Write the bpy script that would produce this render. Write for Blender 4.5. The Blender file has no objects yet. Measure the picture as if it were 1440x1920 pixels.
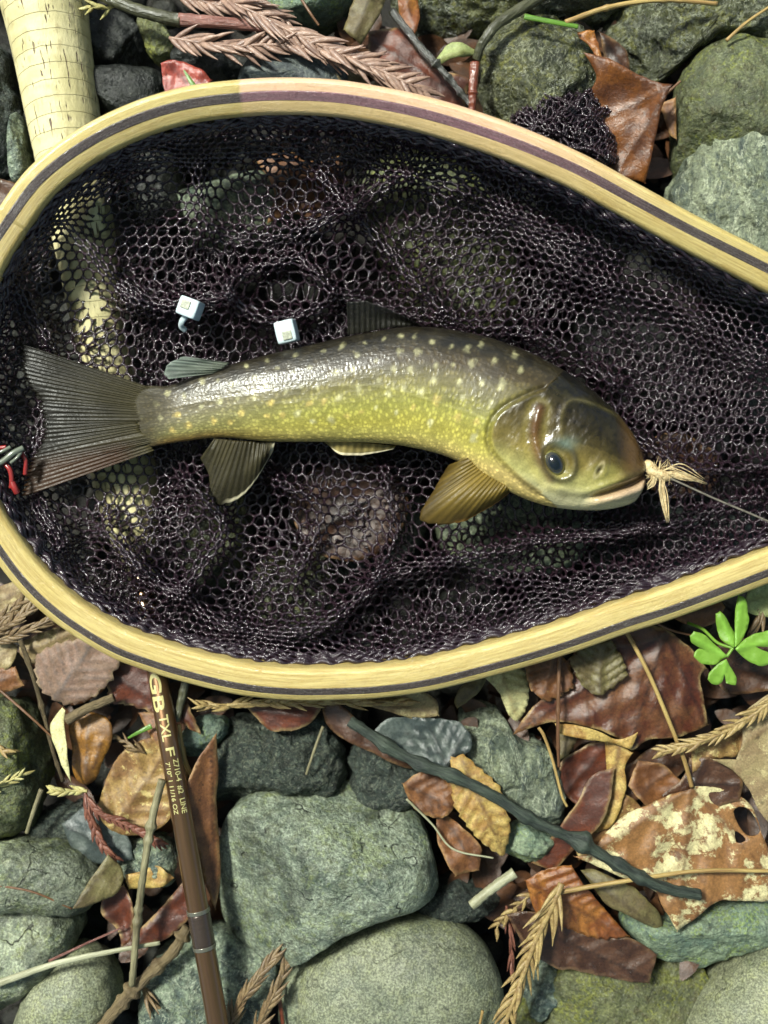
import bpy, math, random
import numpy as np
from mathutils import Vector, geometry

# ------------------------------------------------------------------ camera, sky, sun, exposure
S = 0.0002                 # one photo pixel is 0.2 mm on the reference plane
HREF, DIST = 150.0, 2000.0 # reference height and camera distance, in those units
scene = bpy.context.scene
COL = scene.collection
cd = bpy.data.cameras.new('camera'); cam = bpy.data.objects.new('camera', cd); COL.objects.link(cam)
cam.location = (0, 0, (HREF + DIST) * S); cam.rotation_euler = (0, 0, 0)
cd.sensor_fit = 'HORIZONTAL'; cd.sensor_width = 36.0
cd.lens = 36.0 * DIST / 1440.0
cd.clip_start = 0.01; cd.clip_end = 100.0
cd.dof.use_dof = True; cd.dof.focus_distance = (HREF + DIST - 190) * S; cd.dof.aperture_fstop = 7.0
scene.camera = cam
SUN_EL, SUN_AZ = math.radians(55), math.radians(314)   # azimuth clockwise from +Y
w = bpy.data.worlds.new('World'); scene.world = w; w.use_nodes = True
nt = w.node_tree; nt.nodes.clear()
sky = nt.nodes.new('ShaderNodeTexSky'); sky.sky_type = 'NISHITA'; sky.sun_disc = False
sky.sun_elevation = SUN_EL; sky.sun_rotation = SUN_AZ; sky.dust_density = 3.0
bg = nt.nodes.new('ShaderNodeBackground'); bg.inputs[1].default_value = 0.05
ow = nt.nodes.new('ShaderNodeOutputWorld')
nt.links.new(sky.outputs[0], bg.inputs[0]); nt.links.new(bg.outputs[0], ow.inputs[0])
sd = bpy.data.lights.new('sun', 'SUN'); sun = bpy.data.objects.new('sun', sd); COL.objects.link(sun)
sd.energy = 3.7; sd.angle = math.radians(10); sd.color = (0.97, 1.0, 0.91)
sdir = Vector((math.sin(SUN_AZ) * math.cos(SUN_EL), math.cos(SUN_AZ) * math.cos(SUN_EL), math.sin(SUN_EL)))
sun.rotation_euler = (-sdir).to_track_quat('-Z', 'Y').to_euler(); sun.location = sdir * 5
vs = scene.view_settings
vs.view_transform = 'Standard'; vs.look = 'None'; vs.gamma = 1.0; vs.use_curve_mapping = False
vs.exposure = 1.45
scene.render.engine = 'CYCLES'
scene.cycles.use_denoising = True
scene.cycles.max_bounces = 6; scene.cycles.diffuse_bounces = 3; scene.cycles.glossy_bounces = 3
scene.cycles.transparent_max_bounces = 12; scene.cycles.sample_clamp_indirect = 4.0

# ------------------------------------------------------------------ helpers
rnd = random.Random(7)
def W(px, py, h):
    """photo pixel + height above the bed (in units of S) -> point in the place"""
    px = np.asarray(px, float); py = np.asarray(py, float); h = np.asarray(h, float)
    k = (HREF + DIST - h) / DIST
    return np.stack(np.broadcast_arrays((px - 720) * S * k, (960 - py) * S * k, h * S), -1)
def KS(h): return S * (HREF + DIST - h) / DIST
def lin(r, g, b):
    f = lambda c: (c / 255.0 / 12.92) if c <= 10 else (((c / 255.0) + 0.055) / 1.055) ** 2.4
    return (f(r), f(g), f(b), 1.0)
def P(s): return np.array([[float(v) for v in q.split(',')] for q in s.split()])
def _hash(ix, iy, iz, seed):
    n = (ix * 374761393 + iy * 668265263 + iz * 2147483647 + seed * 974711) & 0xffffffff
    n = ((n ^ (n >> 13)) * 1274126177) & 0xffffffff
    n = ((n ^ (n >> 16)) * 2246822519) & 0xffffffff
    return ((n ^ (n >> 15)) & 0xffffff) / float(0xffffff)
def vnoise(p, seed=0):
    p = np.asarray(p, float)
    if p.shape[-1] == 2: p = np.concatenate([p, np.zeros(p.shape[:-1] + (1,))], -1)
    i = np.floor(p).astype(np.int64); f = p - i; f = f * f * (3 - 2 * f)
    r = 0
    for dx in (0, 1):
        for dy in (0, 1):
            for dz in (0, 1):
                wt = (f[..., 0] if dx else 1 - f[..., 0]) * (f[..., 1] if dy else 1 - f[..., 1]) * (f[..., 2] if dz else 1 - f[..., 2])
                r = r + wt * _hash(i[..., 0] + dx, i[..., 1] + dy, i[..., 2] + dz, seed)
    return r * 2 - 1
def fbm(p, seed=0, o=3, g=0.5):
    p = np.asarray(p, float); a = 1.0; r = 0; t = 0
    for k in range(o):
        r = r + a * vnoise(p * (2 ** k), seed + k * 17); t += a; a *= g
    return r / t
def smooth(a, b, x):
    t = np.clip((np.asarray(x, float) - a) / (b - a), 0, 1); return t * t * (3 - 2 * t)
def catmull(pts, n, closed=False):
    pts = np.asarray(pts, float); m = len(pts)
    if closed: q = np.concatenate([pts[-1:], pts, pts[:2]]); seg = m
    else: q = np.concatenate([2 * pts[:1] - pts[1:2], pts, 2 * pts[-1:] - pts[-2:-1]]); seg = m - 1
    u = np.linspace(0, seg, n, endpoint=not closed); i = np.minimum(u.astype(int), seg - 1); t = (u - i)[:, None]
    p0, p1, p2, p3 = q[i], q[i + 1], q[i + 2], q[i + 3]
    return 0.5 * (2 * p1 + (p2 - p0) * t + (2 * p0 - 5 * p1 + 4 * p2 - p3) * t ** 2 + (3 * p1 - p0 - 3 * p2 + p3) * t ** 3)
def resample(pts, n, closed=False):
    pts = np.asarray(pts, float)
    if closed: pts = np.concatenate([pts, pts[:1]])
    d = np.concatenate([[0], np.cumsum(np.linalg.norm(np.diff(pts, axis=0), axis=1))])
    u = np.linspace(0, d[-1], n, endpoint=not closed)
    return np.stack([np.interp(u, d, pts[:, k]) for k in range(pts.shape[1])], -1)
def polydist(q, poly, closed=False):
    """distance, nearest point, parameter to a polyline"""
    q = np.asarray(q, float); A = np.asarray(poly, float)
    B = np.roll(A, -1, 0) if closed else A[1:]
    if not closed: A = A[:-1]
    best = np.full(len(q), 1e9); near = np.zeros_like(q); par = np.zeros(len(q))
    for k in range(len(A)):
        ab = B[k] - A[k]; t = np.clip(((q - A[k]) @ ab) / max(ab @ ab, 1e-9), 0, 1)
        c = A[k] + t[:, None] * ab; d = np.linalg.norm(q - c, axis=1); m = d < best
        best[m] = d[m]; near[m] = c[m]; par[m] = k + t[m]
    return best, near, par
def inside(q, poly):
    q = np.asarray(q, float); x, y = q[:, 0], q[:, 1]; r = np.zeros(len(q), bool); n = len(poly)
    for i in range(n):
        x0, y0 = poly[i]; x1, y1 = poly[(i + 1) % n]
        if y0 == y1: continue
        c = ((y0 > y) != (y1 > y)) & (x < (x1 - x0) * (y - y0) / (y1 - y0) + x0)
        r ^= c
    return r

ORG = {}
def finish(o, label, cat, group, kind):
    if label: o['label'] = label
    if cat: o['category'] = cat
    if group: o['group'] = group
    if kind: o['kind'] = kind
def thing(name, label, cat, base, group=None):
    o = bpy.data.objects.new(name, None); COL.objects.link(o); o.empty_display_size = 0.005
    o.location = base; ORG[o.name] = np.array(base, float); finish(o, label, cat, group, None); return o
def mk(name, V, F, mat, parent=None, label=None, cat=None, group=None, kind=None, smooth_=True, attrs=None, uv=None):
    V = np.asarray(V, float)
    if parent is not None: org = ORG[parent.name]
    else: org = np.array([V[:, 0].mean(), V[:, 1].mean(), V[:, 2].min()])
    L = V - org
    if not isinstance(F, list): F = [F]
    F = [np.asarray(f, np.int32) for f in F if len(f)]
    me = bpy.data.meshes.new(name)
    nv = len(L); nl = sum(f.size for f in F); nf = sum(len(f) for f in F)
    me.vertices.add(nv); me.vertices.foreach_set('co', L.astype(np.float32).ravel())
    me.loops.add(nl); idx = np.concatenate([f.ravel() for f in F]); me.loops.foreach_set('vertex_index', idx)
    me.polygons.add(nf); tot = np.concatenate([np.full(len(f), f.shape[1]) for f in F]).astype(np.int32)
    st = np.concatenate([[0], np.cumsum(tot)[:-1]]).astype(np.int32)
    me.polygons.foreach_set('loop_start', st); me.polygons.foreach_set('loop_total', tot)
    me.polygons.foreach_set('use_smooth', np.full(nf, bool(smooth_)))
    if uv is not None:
        l = me.uv_layers.new(name='UVMap'); l.data.foreach_set('uv', np.asarray(uv, np.float32)[idx].ravel())
    for k, v in (attrs or {}).items():
        v = np.asarray(v, np.float32)
        if v.ndim == 1: a = me.attributes.new(k, 'FLOAT', 'POINT'); a.data.foreach_set('value', v)
        else:
            if v.shape[1] == 3: v = np.concatenate([v, np.ones((len(v), 1), np.float32)], 1)
            a = me.attributes.new(k, 'FLOAT_COLOR', 'POINT'); a.data.foreach_set('color', v.ravel())
    me.update(calc_edges=True); me.validate()
    if mat: me.materials.append(mat)
    o = bpy.data.objects.new(name, me); COL.objects.link(o)
    if parent is not None: o.parent = parent
    else: o.location = org
    ORG[o.name] = org; finish(o, label, cat, group, kind); return o
def grid_faces(n, m, wrap_m=True, wrap_n=False):
    i = np.arange(n if wrap_n else n - 1)[:, None]; j = np.arange(m if wrap_m else m - 1)[None, :]
    i2 = (i + 1) % n; j2 = (j + 1) % m
    return np.stack(np.broadcast_arrays(i * m + j, i * m + j2, i2 * m + j2, i2 * m + j), -1).reshape(-1, 4)
def tube(pts, rad, sides=8, flat=1.0, noise=0.0, nsc=1.0, seed=0, caps=True):
    """swept tube in place coordinates; returns V, F, (along, around)"""
    pts = np.asarray(pts, float); n = len(pts); rad = np.broadcast_to(np.asarray(rad, float), (n,))
    T = np.gradient(pts, axis=0); T /= np.linalg.norm(T, axis=1)[:, None] + 1e-12
    up = np.array([0, 0, 1.0]); N = up - T * (T @ up)[:, None]
    bad = np.linalg.norm(N, axis=1) < 0.05; N[bad] = np.array([1.0, 0, 0]) - T[bad] * T[bad, 0:1]
    N /= np.linalg.norm(N, axis=1)[:, None]; B = np.cross(T, N)
    a = np.linspace(0, 2 * math.pi, sides, endpoint=False) + math.pi
    V = pts[:, None] + rad[:, None, None] * (np.cos(a)[None, :, None] * N[:, None] * flat + np.sin(a)[None, :, None] * B[:, None])
    if noise:
        d = V - pts[:, None]; q = V / (S * nsc); V = pts[:, None] + d * (1 + noise * fbm(q, seed, 3))[..., None]
    V = V.reshape(-1, 3); F = [grid_faces(n, sides)]
    L = np.concatenate([[0], np.cumsum(np.linalg.norm(np.diff(pts, axis=0), axis=1))]) / S
    uv = np.stack(np.broadcast_arrays(L[:, None], np.arange(sides)[None, :] / sides), -1).reshape(-1, 2)
    if caps:
        V = np.concatenate([V, pts[:1], pts[-1:]]); uv = np.concatenate([uv, [[0, 0.5]], [[L[-1], 0.5]]])
        j = np.arange(sides); c0 = n * sides
        F.append(np.stack([np.full(sides, c0), (j + 1) % sides, j], -1))
        F.append(np.stack([np.full(sides, c0 + 1), (n - 1) * sides + j, (n - 1) * sides + (j + 1) % sides], -1))
    return V, F, uv
def join(parts):
    Vs, Fs, Us, o = [], [], [], 0
    for V, F, uv in parts:
        Vs.append(V); Us.append(uv if uv is not None else np.zeros((len(V), 2)))
        for f in (F if isinstance(F, list) else [F]): Fs.append(np.asarray(f) + o)
        o += len(V)
    out = []
    for k in (3, 4):
        g = [f for f in Fs if f.shape[1] == k]
        if g: out.append(np.concatenate(g))
    return np.concatenate(Vs), out, np.concatenate(Us)

# ------------------------------------------------------------------ materials
class M:
    def __init__(s, name):
        s.m = bpy.data.materials.new(name); s.m.use_nodes = True; s.t = s.m.node_tree; s.t.nodes.clear()
        s.out = s.n('ShaderNodeOutputMaterial'); s.b = s.n('ShaderNodeBsdfPrincipled'); s.l(s.b.outputs[0], s.out.inputs[0])
    def n(s, t, **k):
        x = s.t.nodes.new(t)
        for a, v in k.items(): setattr(x, a, v)
        return x
    def l(s, a, b): s.t.links.new(a, b)
    def put(s, sock, v):
        if isinstance(v, bpy.types.NodeSocket): s.l(v, sock)
        else: sock.default_value = v
    def coord(s, rand=True):
        tc = s.n('ShaderNodeTexCoord'); v = s.n('ShaderNodeVectorMath', operation='SCALE'); s.l(tc.outputs['Object'], v.inputs[0]); v.inputs['Scale'].default_value = 1 / S
        if not rand: return v.outputs[0]
        oi = s.n('ShaderNodeObjectInfo'); mu = s.n('ShaderNodeMath', operation='MULTIPLY'); s.l(oi.outputs['Random'], mu.inputs[0]); mu.inputs[1].default_value = 5000
        ad = s.n('ShaderNodeVectorMath', operation='ADD'); s.l(v.outputs[0], ad.inputs[0]); s.l(mu.outputs[0], ad.inputs[1]); return ad.outputs[0]
    def uv(s, sx=1, sy=1):
        u = s.n('ShaderNodeUVMap'); mp = s.n('ShaderNodeVectorMath', operation='MULTIPLY'); s.l(u.outputs[0], mp.inputs[0]); mp.inputs[1].default_value = (sx, sy, 1); return mp.outputs[0]
    def sc(s, v, x, y, z):
        mp = s.n('ShaderNodeVectorMath', operation='MULTIPLY'); s.l(v, mp.inputs[0]); mp.inputs[1].default_value = (x, y, z); return mp.outputs[0]
    def noise(s, v, size, detail=4, rough=0.55, dist=0.0):
        x = s.n('ShaderNodeTexNoise'); s.l(v, x.inputs['Vector']); x.inputs['Scale'].default_value = 1.0 / size
        x.inputs['Detail'].default_value = detail; x.inputs['Roughness'].default_value = rough; x.inputs['Distortion'].default_value = dist; return x.outputs['Fac']
    def voro(s, v, size, feature='F1', out='Distance', rand=1.0):
        x = s.n('ShaderNodeTexVoronoi', feature=feature); s.l(v, x.inputs['Vector']); x.inputs['Scale'].default_value = 1.0 / size
        x.inputs['Randomness'].default_value = rand; return x.outputs[out]
    def ramp(s, f, a, b, lo=0.0, hi=1.0):
        x = s.n('ShaderNodeMapRange'); x.interpolation_type = 'SMOOTHSTEP'; s.put(x.inputs[0], f)
        for i, v in zip((1, 2, 3, 4), (a, b, lo, hi)): x.inputs[i].default_value = v
        return x.outputs[0]
    def mix(s, f, a, b, mode='MIX'):
        x = s.n('ShaderNodeMix', data_type='RGBA', blend_type=mode); s.put(x.inputs[0], f); s.put(x.inputs[6], a); s.put(x.inputs[7], b); return x.outputs[2]
    def math(s, op, a, b=0.0):
        x = s.n('ShaderNodeMath', operation=op); s.put(x.inputs[0], a); s.put(x.inputs[1], b); return x.outputs[0]
    def attr(s, name, out='Fac'):
        x = s.n('ShaderNodeAttribute'); x.attribute_name = name; return x.outputs[out]
    def bump(s, h, dist, strength=1.0, prev=None):
        x = s.n('ShaderNodeBump'); s.l(h, x.inputs['Height']); x.inputs['Distance'].default_value = dist * S; x.inputs['Strength'].default_value = strength
        if prev: s.l(prev, x.inputs['Normal'])
        return x.outputs[0]
    def fin(s, color, rough=0.5, normal=None, spec=0.5, coat=0.0, coat_rough=0.1, metal=0.0):
        s.put(s.b.inputs['Base Color'], color); s.put(s.b.inputs['Roughness'], rough); s.put(s.b.inputs['Metallic'], metal)
        s.b.inputs['Specular IOR Level'].default_value = spec; s.put(s.b.inputs['Coat Weight'], coat); s.b.inputs['Coat Roughness'].default_value = coat_rough
        if normal is not None: s.l(normal, s.b.inputs['Normal']); s.l(normal, s.b.inputs['Coat Normal'])
        return s.m

def stone_mat(name, c1, c2, c3, size=60, wet=0.3, speck=0.5, vein=0.0, lichen=0.0, lcol=(120, 130, 40), grain=5.0, bump=6.0, streak=False, crack=0.5, patch=0.4):
    m = M(name); v = m.coord(); vv = m.sc(v, 1, 0.35, 1) if streak else v
    n1 = m.noise(vv, size, 5, 0.6, 0.6); n2 = m.noise(vv, size * 0.35, 6, 0.65, 0.3); n3 = m.noise(v, grain, 3, 0.6)
    c = m.mix(m.ramp(n1, 0.36, 0.62), lin(*c1), lin(*c2)); c = m.mix(m.ramp(n2, 0.45, 0.72), c, lin(*c3))
    if vein:
        vd = m.noise(vv, size * 0.8, 4, 0.6, 1.5); band = m.ramp(m.math('ABSOLUTE', m.math('SUBTRACT', vd, 0.5)), 0.0, 0.035, 1, 0)
        c = m.mix(m.math('MULTIPLY', band, vein), c, lin(190, 196, 175))
    if lichen:
        ln = m.ramp(m.math('MULTIPLY', m.noise(v, size * 1.2, 3), m.noise(v, size * 0.15, 3)), 0.27, 0.36); c = m.mix(m.math('MULTIPLY', ln, lichen), c, lin(*lcol))
    pt = m.ramp(m.noise(v, size * 2.6, 5, .6, .5), .5, .58); c = m.mix(m.math('MULTIPLY', pt, patch), c, m.mix(.7, c, (.02, .024, .018, 1)))
    wv = m.n('ShaderNodeVectorMath', operation='ADD'); m.l(v, wv.inputs[0]); nz = m.n('ShaderNodeTexNoise'); m.l(v, nz.inputs['Vector']); nz.inputs['Scale'].default_value = 1 / 40.0; m.l(m.sc(nz.outputs['Color'], 70, 70, 70), wv.inputs[1])
    ck = m.math('MULTIPLY', m.ramp(m.voro(wv.outputs[0], 190, 'DISTANCE_TO_EDGE'), 0.0, 0.014, 1, 0), m.ramp(m.noise(v, 70, 2), .5, .6)); c = m.mix(m.math('MULTIPLY', ck, crack), c, (.015, .015, .01, 1))
    oi = m.n('ShaderNodeObjectInfo'); c = m.mix(1.0, c, m.mix(oi.outputs['Random'], (.72, .76, .78, 1), (1.2, 1.16, 1.02, 1)), 'MULTIPLY')
    c = m.mix(speck, c, m.mix(m.ramp(n3, 0.35, 0.7), (0.45, 0.45, 0.45, 1), (1.55, 1.55, 1.5, 1)), 'MULTIPLY')
    sp = m.ramp(m.voro(v, grain * 2.2), 0.0, 0.23, 1, 0); c = m.mix(m.math('MULTIPLY', sp, 0.35 * speck), c, lin(205, 208, 190))
    pit = m.ramp(m.noise(v, grain * 4, 2), 0.63, 0.72, 0, 1); c = m.mix(m.math('MULTIPLY', pit, 0.6), c, lin(35, 38, 30))
    b = m.bump(m.noise(v, 45, 6, 0.62), bump * 2.2); b = m.bump(ck, -3.0, crack, b); b = m.bump(n2, bump * 1.6, 0.8, b); b = m.bump(n3, 1.3, 0.7, b)
    r = m.ramp(m.noise(v, size * 0.9, 3), 0.35, 0.65, 0.62 - 0.42 * wet, 0.75 - 0.2 * wet)
    return m.fin(c, r, b, 0.5, coat=0.0 + 0.6 * max(0, wet - 0.4), coat_rough=0.12)

def leaf_mat(name, c1, c2, cs, spot=0.0, rough=0.45, vein=(60, 40, 25), size=45, wet=0.0, edge=None, ps=0.45):
    wet *= .45; rough += .06
    m = M(name); v = m.coord()
    n1 = m.noise(v, size, 4, 0.6, 0.4); n2 = m.noise(v, size * ps, 9, 0.72, 0.2); n3 = m.noise(v, 4.0, 3, 0.6)
    c = m.mix(m.ramp(n1, 0.38, 0.62), lin(*c1), lin(*c2))
    th = 0.72 - 0.28 * spot
    c = m.mix(m.ramp(n2, th - 0.02, th + 0.03), c, lin(*cs))
    dk = m.ramp(m.noise(v, size * 0.3, 3), 0.62, 0.74); c = m.mix(m.math('MULTIPLY', dk, 0.55), c, lin(45, 28, 18))
    ret = m.ramp(m.voro(v, 13.0, 'DISTANCE_TO_EDGE'), 0.0, 0.09, 1, 0); c = m.mix(m.math('MULTIPLY', ret, 0.22), c, lin(*vein))
    c = m.mix(m.math('MULTIPLY', m.attr('vein'), 0.85), c, lin(*vein))
    if edge: c = m.mix(m.math('MULTIPLY', m.attr('edge'), m.ramp(m.noise(v, 30, 2), .4, .6, .1, .8)), c, lin(*edge))
    c = m.mix(0.5, c, m.mix(m.ramp(n3, 0.3, 0.7), (0.6, 0.6, 0.6, 1), (1.35, 1.35, 1.35, 1)), 'MULTIPLY')
    b = m.bump(m.voro(v, 13.0, 'DISTANCE_TO_EDGE'), 2.0, 0.35); b = m.bump(n2, 5.0, 0.5, b); b = m.bump(n3, 0.8, 0.5, b)
    return m.fin(c, m.ramp(n1, 0.3, 0.7, rough - 0.1, rough + 0.12), b, 0.5, coat=wet, coat_rough=0.15)

def plain_mat(name, c1, c2, size=20, rough=0.5, bump=1.5, wet=0.0, along=False):
    m = M(name); v = m.uv(1, 60) if along else m.coord(); vv = m.sc(v, 0.15, 1, 1) if along else v
    n1 = m.noise(vv, size, 5, 0.65); n3 = m.noise(vv, 3.0, 3)
    c = m.mix(m.ramp(n1, 0.35, 0.65), lin(*c1), lin(*c2))
    c = m.mix(0.45, c, m.mix(m.ramp(n3, 0.3, 0.7), (0.55, 0.55, 0.55, 1), (1.4, 1.4, 1.4, 1)), 'MULTIPLY')
    b = m.bump(n1, bump * 2); b = m.bump(n3, bump * 0.6, 0.7, b)
    return m.fin(c, rough, b, 0.5, coat=wet, coat_rough=0.12)

# ------------------------------------------------------------------ ground, gravel, added overhead foliage
def build_ground():
    n = 160; q = np.linspace(-1, 1, n); q = np.sign(q) * np.abs(q) ** 2.2 * 1.6
    X, Y = np.meshgrid(q, q, indexing='ij')
    Z = -190 * S + 40 * S * fbm(np.stack([X, Y], -1) / (150 * S), 3, 4) * np.exp(-(X ** 2 + Y ** 2) / 0.6)
    m = M('wet_silt'); v = m.coord(False)
    c = m.mix(m.ramp(m.noise(v, 40, 6), 0.35, 0.65), lin(18, 16, 12), lin(34, 30, 22)); b = m.bump(m.noise(v, 15, 6, 0.7), 10)
    mk('ground', np.stack([X, Y, Z], -1).reshape(-1, 3), grid_faces(n, n, False), m.fin(c, 0.5, b), kind='structure')
def ico(level):
    import bmesh
    bm = bmesh.new(); bmesh.ops.create_icosphere(bm, subdivisions=level, radius=1.0)
    V = np.array([v.co[:] for v in bm.verts]); F = np.array([[v.index for v in f.verts] for f in bm.faces]); bm.free(); return V, F
def build_gravel():
    V0, F0 = ico(2); rs = np.random.RandomState(5); parts = []
    for k in range(1500):
        wide = k >= 900
        if wide: x, y = rs.uniform(-1000, 2440), rs.uniform(-1000, 2920)
        else: x, y = rs.uniform(-60, 1500), rs.uniform(-60, 1980)
        r = rs.uniform(14, 40) if not wide else rs.uniform(40, 110)
        if wide and -160 < x < 1600 and -160 < y < 2080: continue
        h = rs.uniform(-160, -75) if not wide else rs.uniform(-100, 10)
        sc = np.array([r * rs.uniform(.8, 1.3), r * rs.uniform(.8, 1.3), r * rs.uniform(.5, .8)])
        a = rs.uniform(0, 6.28); R = np.array([[math.cos(a), -math.sin(a), 0], [math.sin(a), math.cos(a), 0], [0, 0, 1]])
        q = V0 * (1 + 0.25 * fbm(V0 * 1.3 + k * 3.1, k, 2))[:, None] * sc @ R.T
        parts.append((W(x, y, h) + q * S, F0, None))
    V, F, uv = join(parts)
    mk('gravel', V, F, stone_mat('gravel_stone', (22, 23, 18), (36, 36, 28), (46, 42, 32), 40, 0.35, 0.5), label='wet gravel lying deep between the stones, coloured dark for shade', cat='gravel', kind='stuff')  # near-black colour put in so the gaps read as shade
def build_added_canopy():
    rs = np.random.RandomState(11); N = 15000  # unseen leaves added for patchy reflections and dappled sun
    p = np.stack([rs.uniform(-7, 7, N), rs.uniform(-7, 7, N), rs.uniform(2.6, 5.5, N)], -1)
    keep = fbm(p * 0.9, 4, 3) > -0.12
    u_ = p / np.linalg.norm(p, axis=1)[:, None]; gap = u_ @ np.array([-.10, .60, .79])
    keep &= ~(gap > 0.955 + 0.03 * fbm(u_ * 9, 9, 2))  # opening aimed to put sky highlights on the fish's upper flank
    p = p[keep]; N = len(p)
    u = rs.normal(size=(N, 3)); u /= np.linalg.norm(u, axis=1)[:, None]; nrm = rs.normal(size=(N, 3)) + np.array([0, 0, 1.6])
    u -= nrm * (np.sum(u * nrm, 1) / np.sum(nrm * nrm, 1))[:, None]; u /= np.linalg.norm(u, axis=1)[:, None]
    v = np.cross(nrm, u); v /= np.linalg.norm(v, axis=1)[:, None]; s = rs.uniform(0.07, 0.15, N)[:, None]
    V = np.stack([p - u * s, p + v * s * .45, p + u * s, p - v * s * .45], 1).reshape(-1, 3)
    F = np.arange(4 * N).reshape(-1, 4)
    m = M('canopy_leaf'); c = m.mix(m.noise(m.coord(False), 4000, 2), lin(70, 105, 30), lin(125, 150, 50))
    m.fin(c, 0.5); tr = m.n('ShaderNodeBsdfTranslucent'); m.l(c, tr.inputs[0]); ms = m.n('ShaderNodeMixShader'); ms.inputs[0].default_value = 0.55
    m.l(m.b.outputs[0], ms.inputs[1]); m.l(tr.outputs[0], ms.inputs[2]); m.l(ms.outputs[0], m.out.inputs[0])
    mk('foliage', V, F, m.m, label='unseen green tree foliage added overhead to dapple the light', cat='foliage', kind='stuff', smooth_=False)
build_ground(); build_gravel(); build_added_canopy()

# ------------------------------------------------------------------ stones
SM = {
 'grey':  stone_mat('grey_green_stone', (92, 102, 88), (144, 152, 130), (112, 116, 92), 70, 0.55, 0.7, 0.35, 0.25, (132, 142, 48), crack=.9, patch=.75),
 'round': stone_mat('speckled_sandstone', (108, 114, 98), (132, 136, 116), (118, 122, 98), 80, 0.4, 0.85, 0, 0.15, (140, 146, 70), 4.0, 3.0),
 'dark':  stone_mat('dark_rough_stone', (26, 33, 31), (44, 54, 50), (70, 82, 76), 35, 0.45, 0.6, 0.15, 0.0, grain=5, bump=11),
 'wet':   stone_mat('wet_olive_stone', (42, 46, 30), (64, 68, 46), (84, 86, 56), 60, 1.0, 0.45, 0.3, 0.35, (128, 128, 44), 5, 12),
 'slate': stone_mat('slate_stone', (42, 48, 54), (58, 66, 70), (70, 78, 80), 70, 0.35, 0.4, 0.1, 0, grain=6, bump=3),
 'pale':  stone_mat('pale_streaked_stone', (92, 102, 88), (140, 148, 126), (62, 74, 74), 55, 0.35, 0.5, 0.5, 0.15, (150, 152, 90), 5, 14, True),
 'mott':  stone_mat('mottled_stone', (74, 88, 84), (132, 144, 124), (54, 62, 58), 45, 0.3, 0.6, 0.5, 0.2, (120, 130, 60)),
 'moss':  stone_mat('mossy_stone', (76, 82, 54), (104, 108, 72), (80, 76, 46), 50, 0.4, 0.6, 0.1, 0.45, (134, 138, 44)),
 'teal':  stone_mat('teal_lichen_stone', (96, 116, 104), (126, 142, 120), (78, 96, 88), 40, 0.2, 0.5, 0.15, 0.5, (136, 156, 70)),
 'black': stone_mat('black_wet_shaded_stone', (13, 15, 13), (22, 25, 21), (32, 35, 28), 50, 0.6, 0.4, 0.0, 0),  # near-black colour also carries shade at the top left and under the net
}
def stone(label, mat, h, H, poly, box=0.75, rough=5, facets=0, seed=0, nres=112, mres=44):
    pts = catmull(P(poly), 200, True); c = 0.5 * (pts.min(0) + pts.max(0))
    for _ in range(3):
        if inside(c[None], pts)[0]: break
        c = pts.mean(0)
    th = np.linspace(-math.pi, math.pi, nres, endpoint=False)
    ang = np.arctan2(pts[:, 1] - c[1], pts[:, 0] - c[0]); r = np.hypot(pts[:, 0] - c[0], pts[:, 1] - c[1])
    bins = [r[np.abs((ang - t + math.pi) % (2 * math.pi) - math.pi) < 0.05] for t in th]
    R = np.array([b.max() if len(b) else np.nan for b in bins]); ok = ~np.isnan(R)
    R = np.interp(th, th[ok], R[ok], period=2 * math.pi); R = (np.roll(R, 1) + 2 * R + np.roll(R, -1)) / 4
    ph = np.linspace(-math.pi / 2, math.pi / 2, mres)
    cr = np.cos(ph) ** box; sz = np.sign(ph) * np.abs(np.sin(ph)) ** (0.5 + 0.5 * box)
    X = R[None] * np.cos(th)[None] * cr[:, None]; Y = R[None] * np.sin(th)[None] * cr[:, None]; Z = H * sz[:, None] + 0 * X
    V = np.stack([X, Y, Z], -1).reshape(-1, 3); rs = np.random.RandomState(seed + 100)
    if facets:
        ext = np.array([np.abs(X).max(), np.abs(Y).max(), H])
        for k in range(facets):
            d = rs.normal(size=3); d[2] = abs(d[2]) + 0.35; d /= np.linalg.norm(d); dn = d / ext; ln = np.linalg.norm(dn); dn = dn / ln
            lim = (rs.uniform(0.62, 0.85)) / ln; e = V @ dn - lim; cut = np.where(e > 0, e * 0.88, 0); V = V - cut[:, None] * dn
    nrm = V / np.linalg.norm(V, axis=1)[:, None]
    sz_ = max(R.mean(), 20)
    dsp = rough * 1.6 * fbm(V / (0.55 * sz_) + seed * 7.7, seed, 3) + rough * 0.8 * fbm(V / 18.0 + seed, seed + 5, 4, 0.55)
    rid = 1 - np.abs(fbm(V / (0.4 * sz_) + 31 + seed, seed + 9, 3)) * 3; dsp += 0.5 * rough * np.clip(rid, 0, 1)
    V = V + nrm * dsp[:, None]
    k = KS(h); C = W(c[0], c[1], h)
    Wd = C + np.stack([V[:, 0] * k, -V[:, 1] * k, V[:, 2] * S], -1)
    F = grid_faces(mres, nres)[:, ::-1]
    return mk('stone', Wd, F[:, ::-1] * 1, SM[mat], label=label, cat='stone', group='river stones under and around the net')
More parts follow.
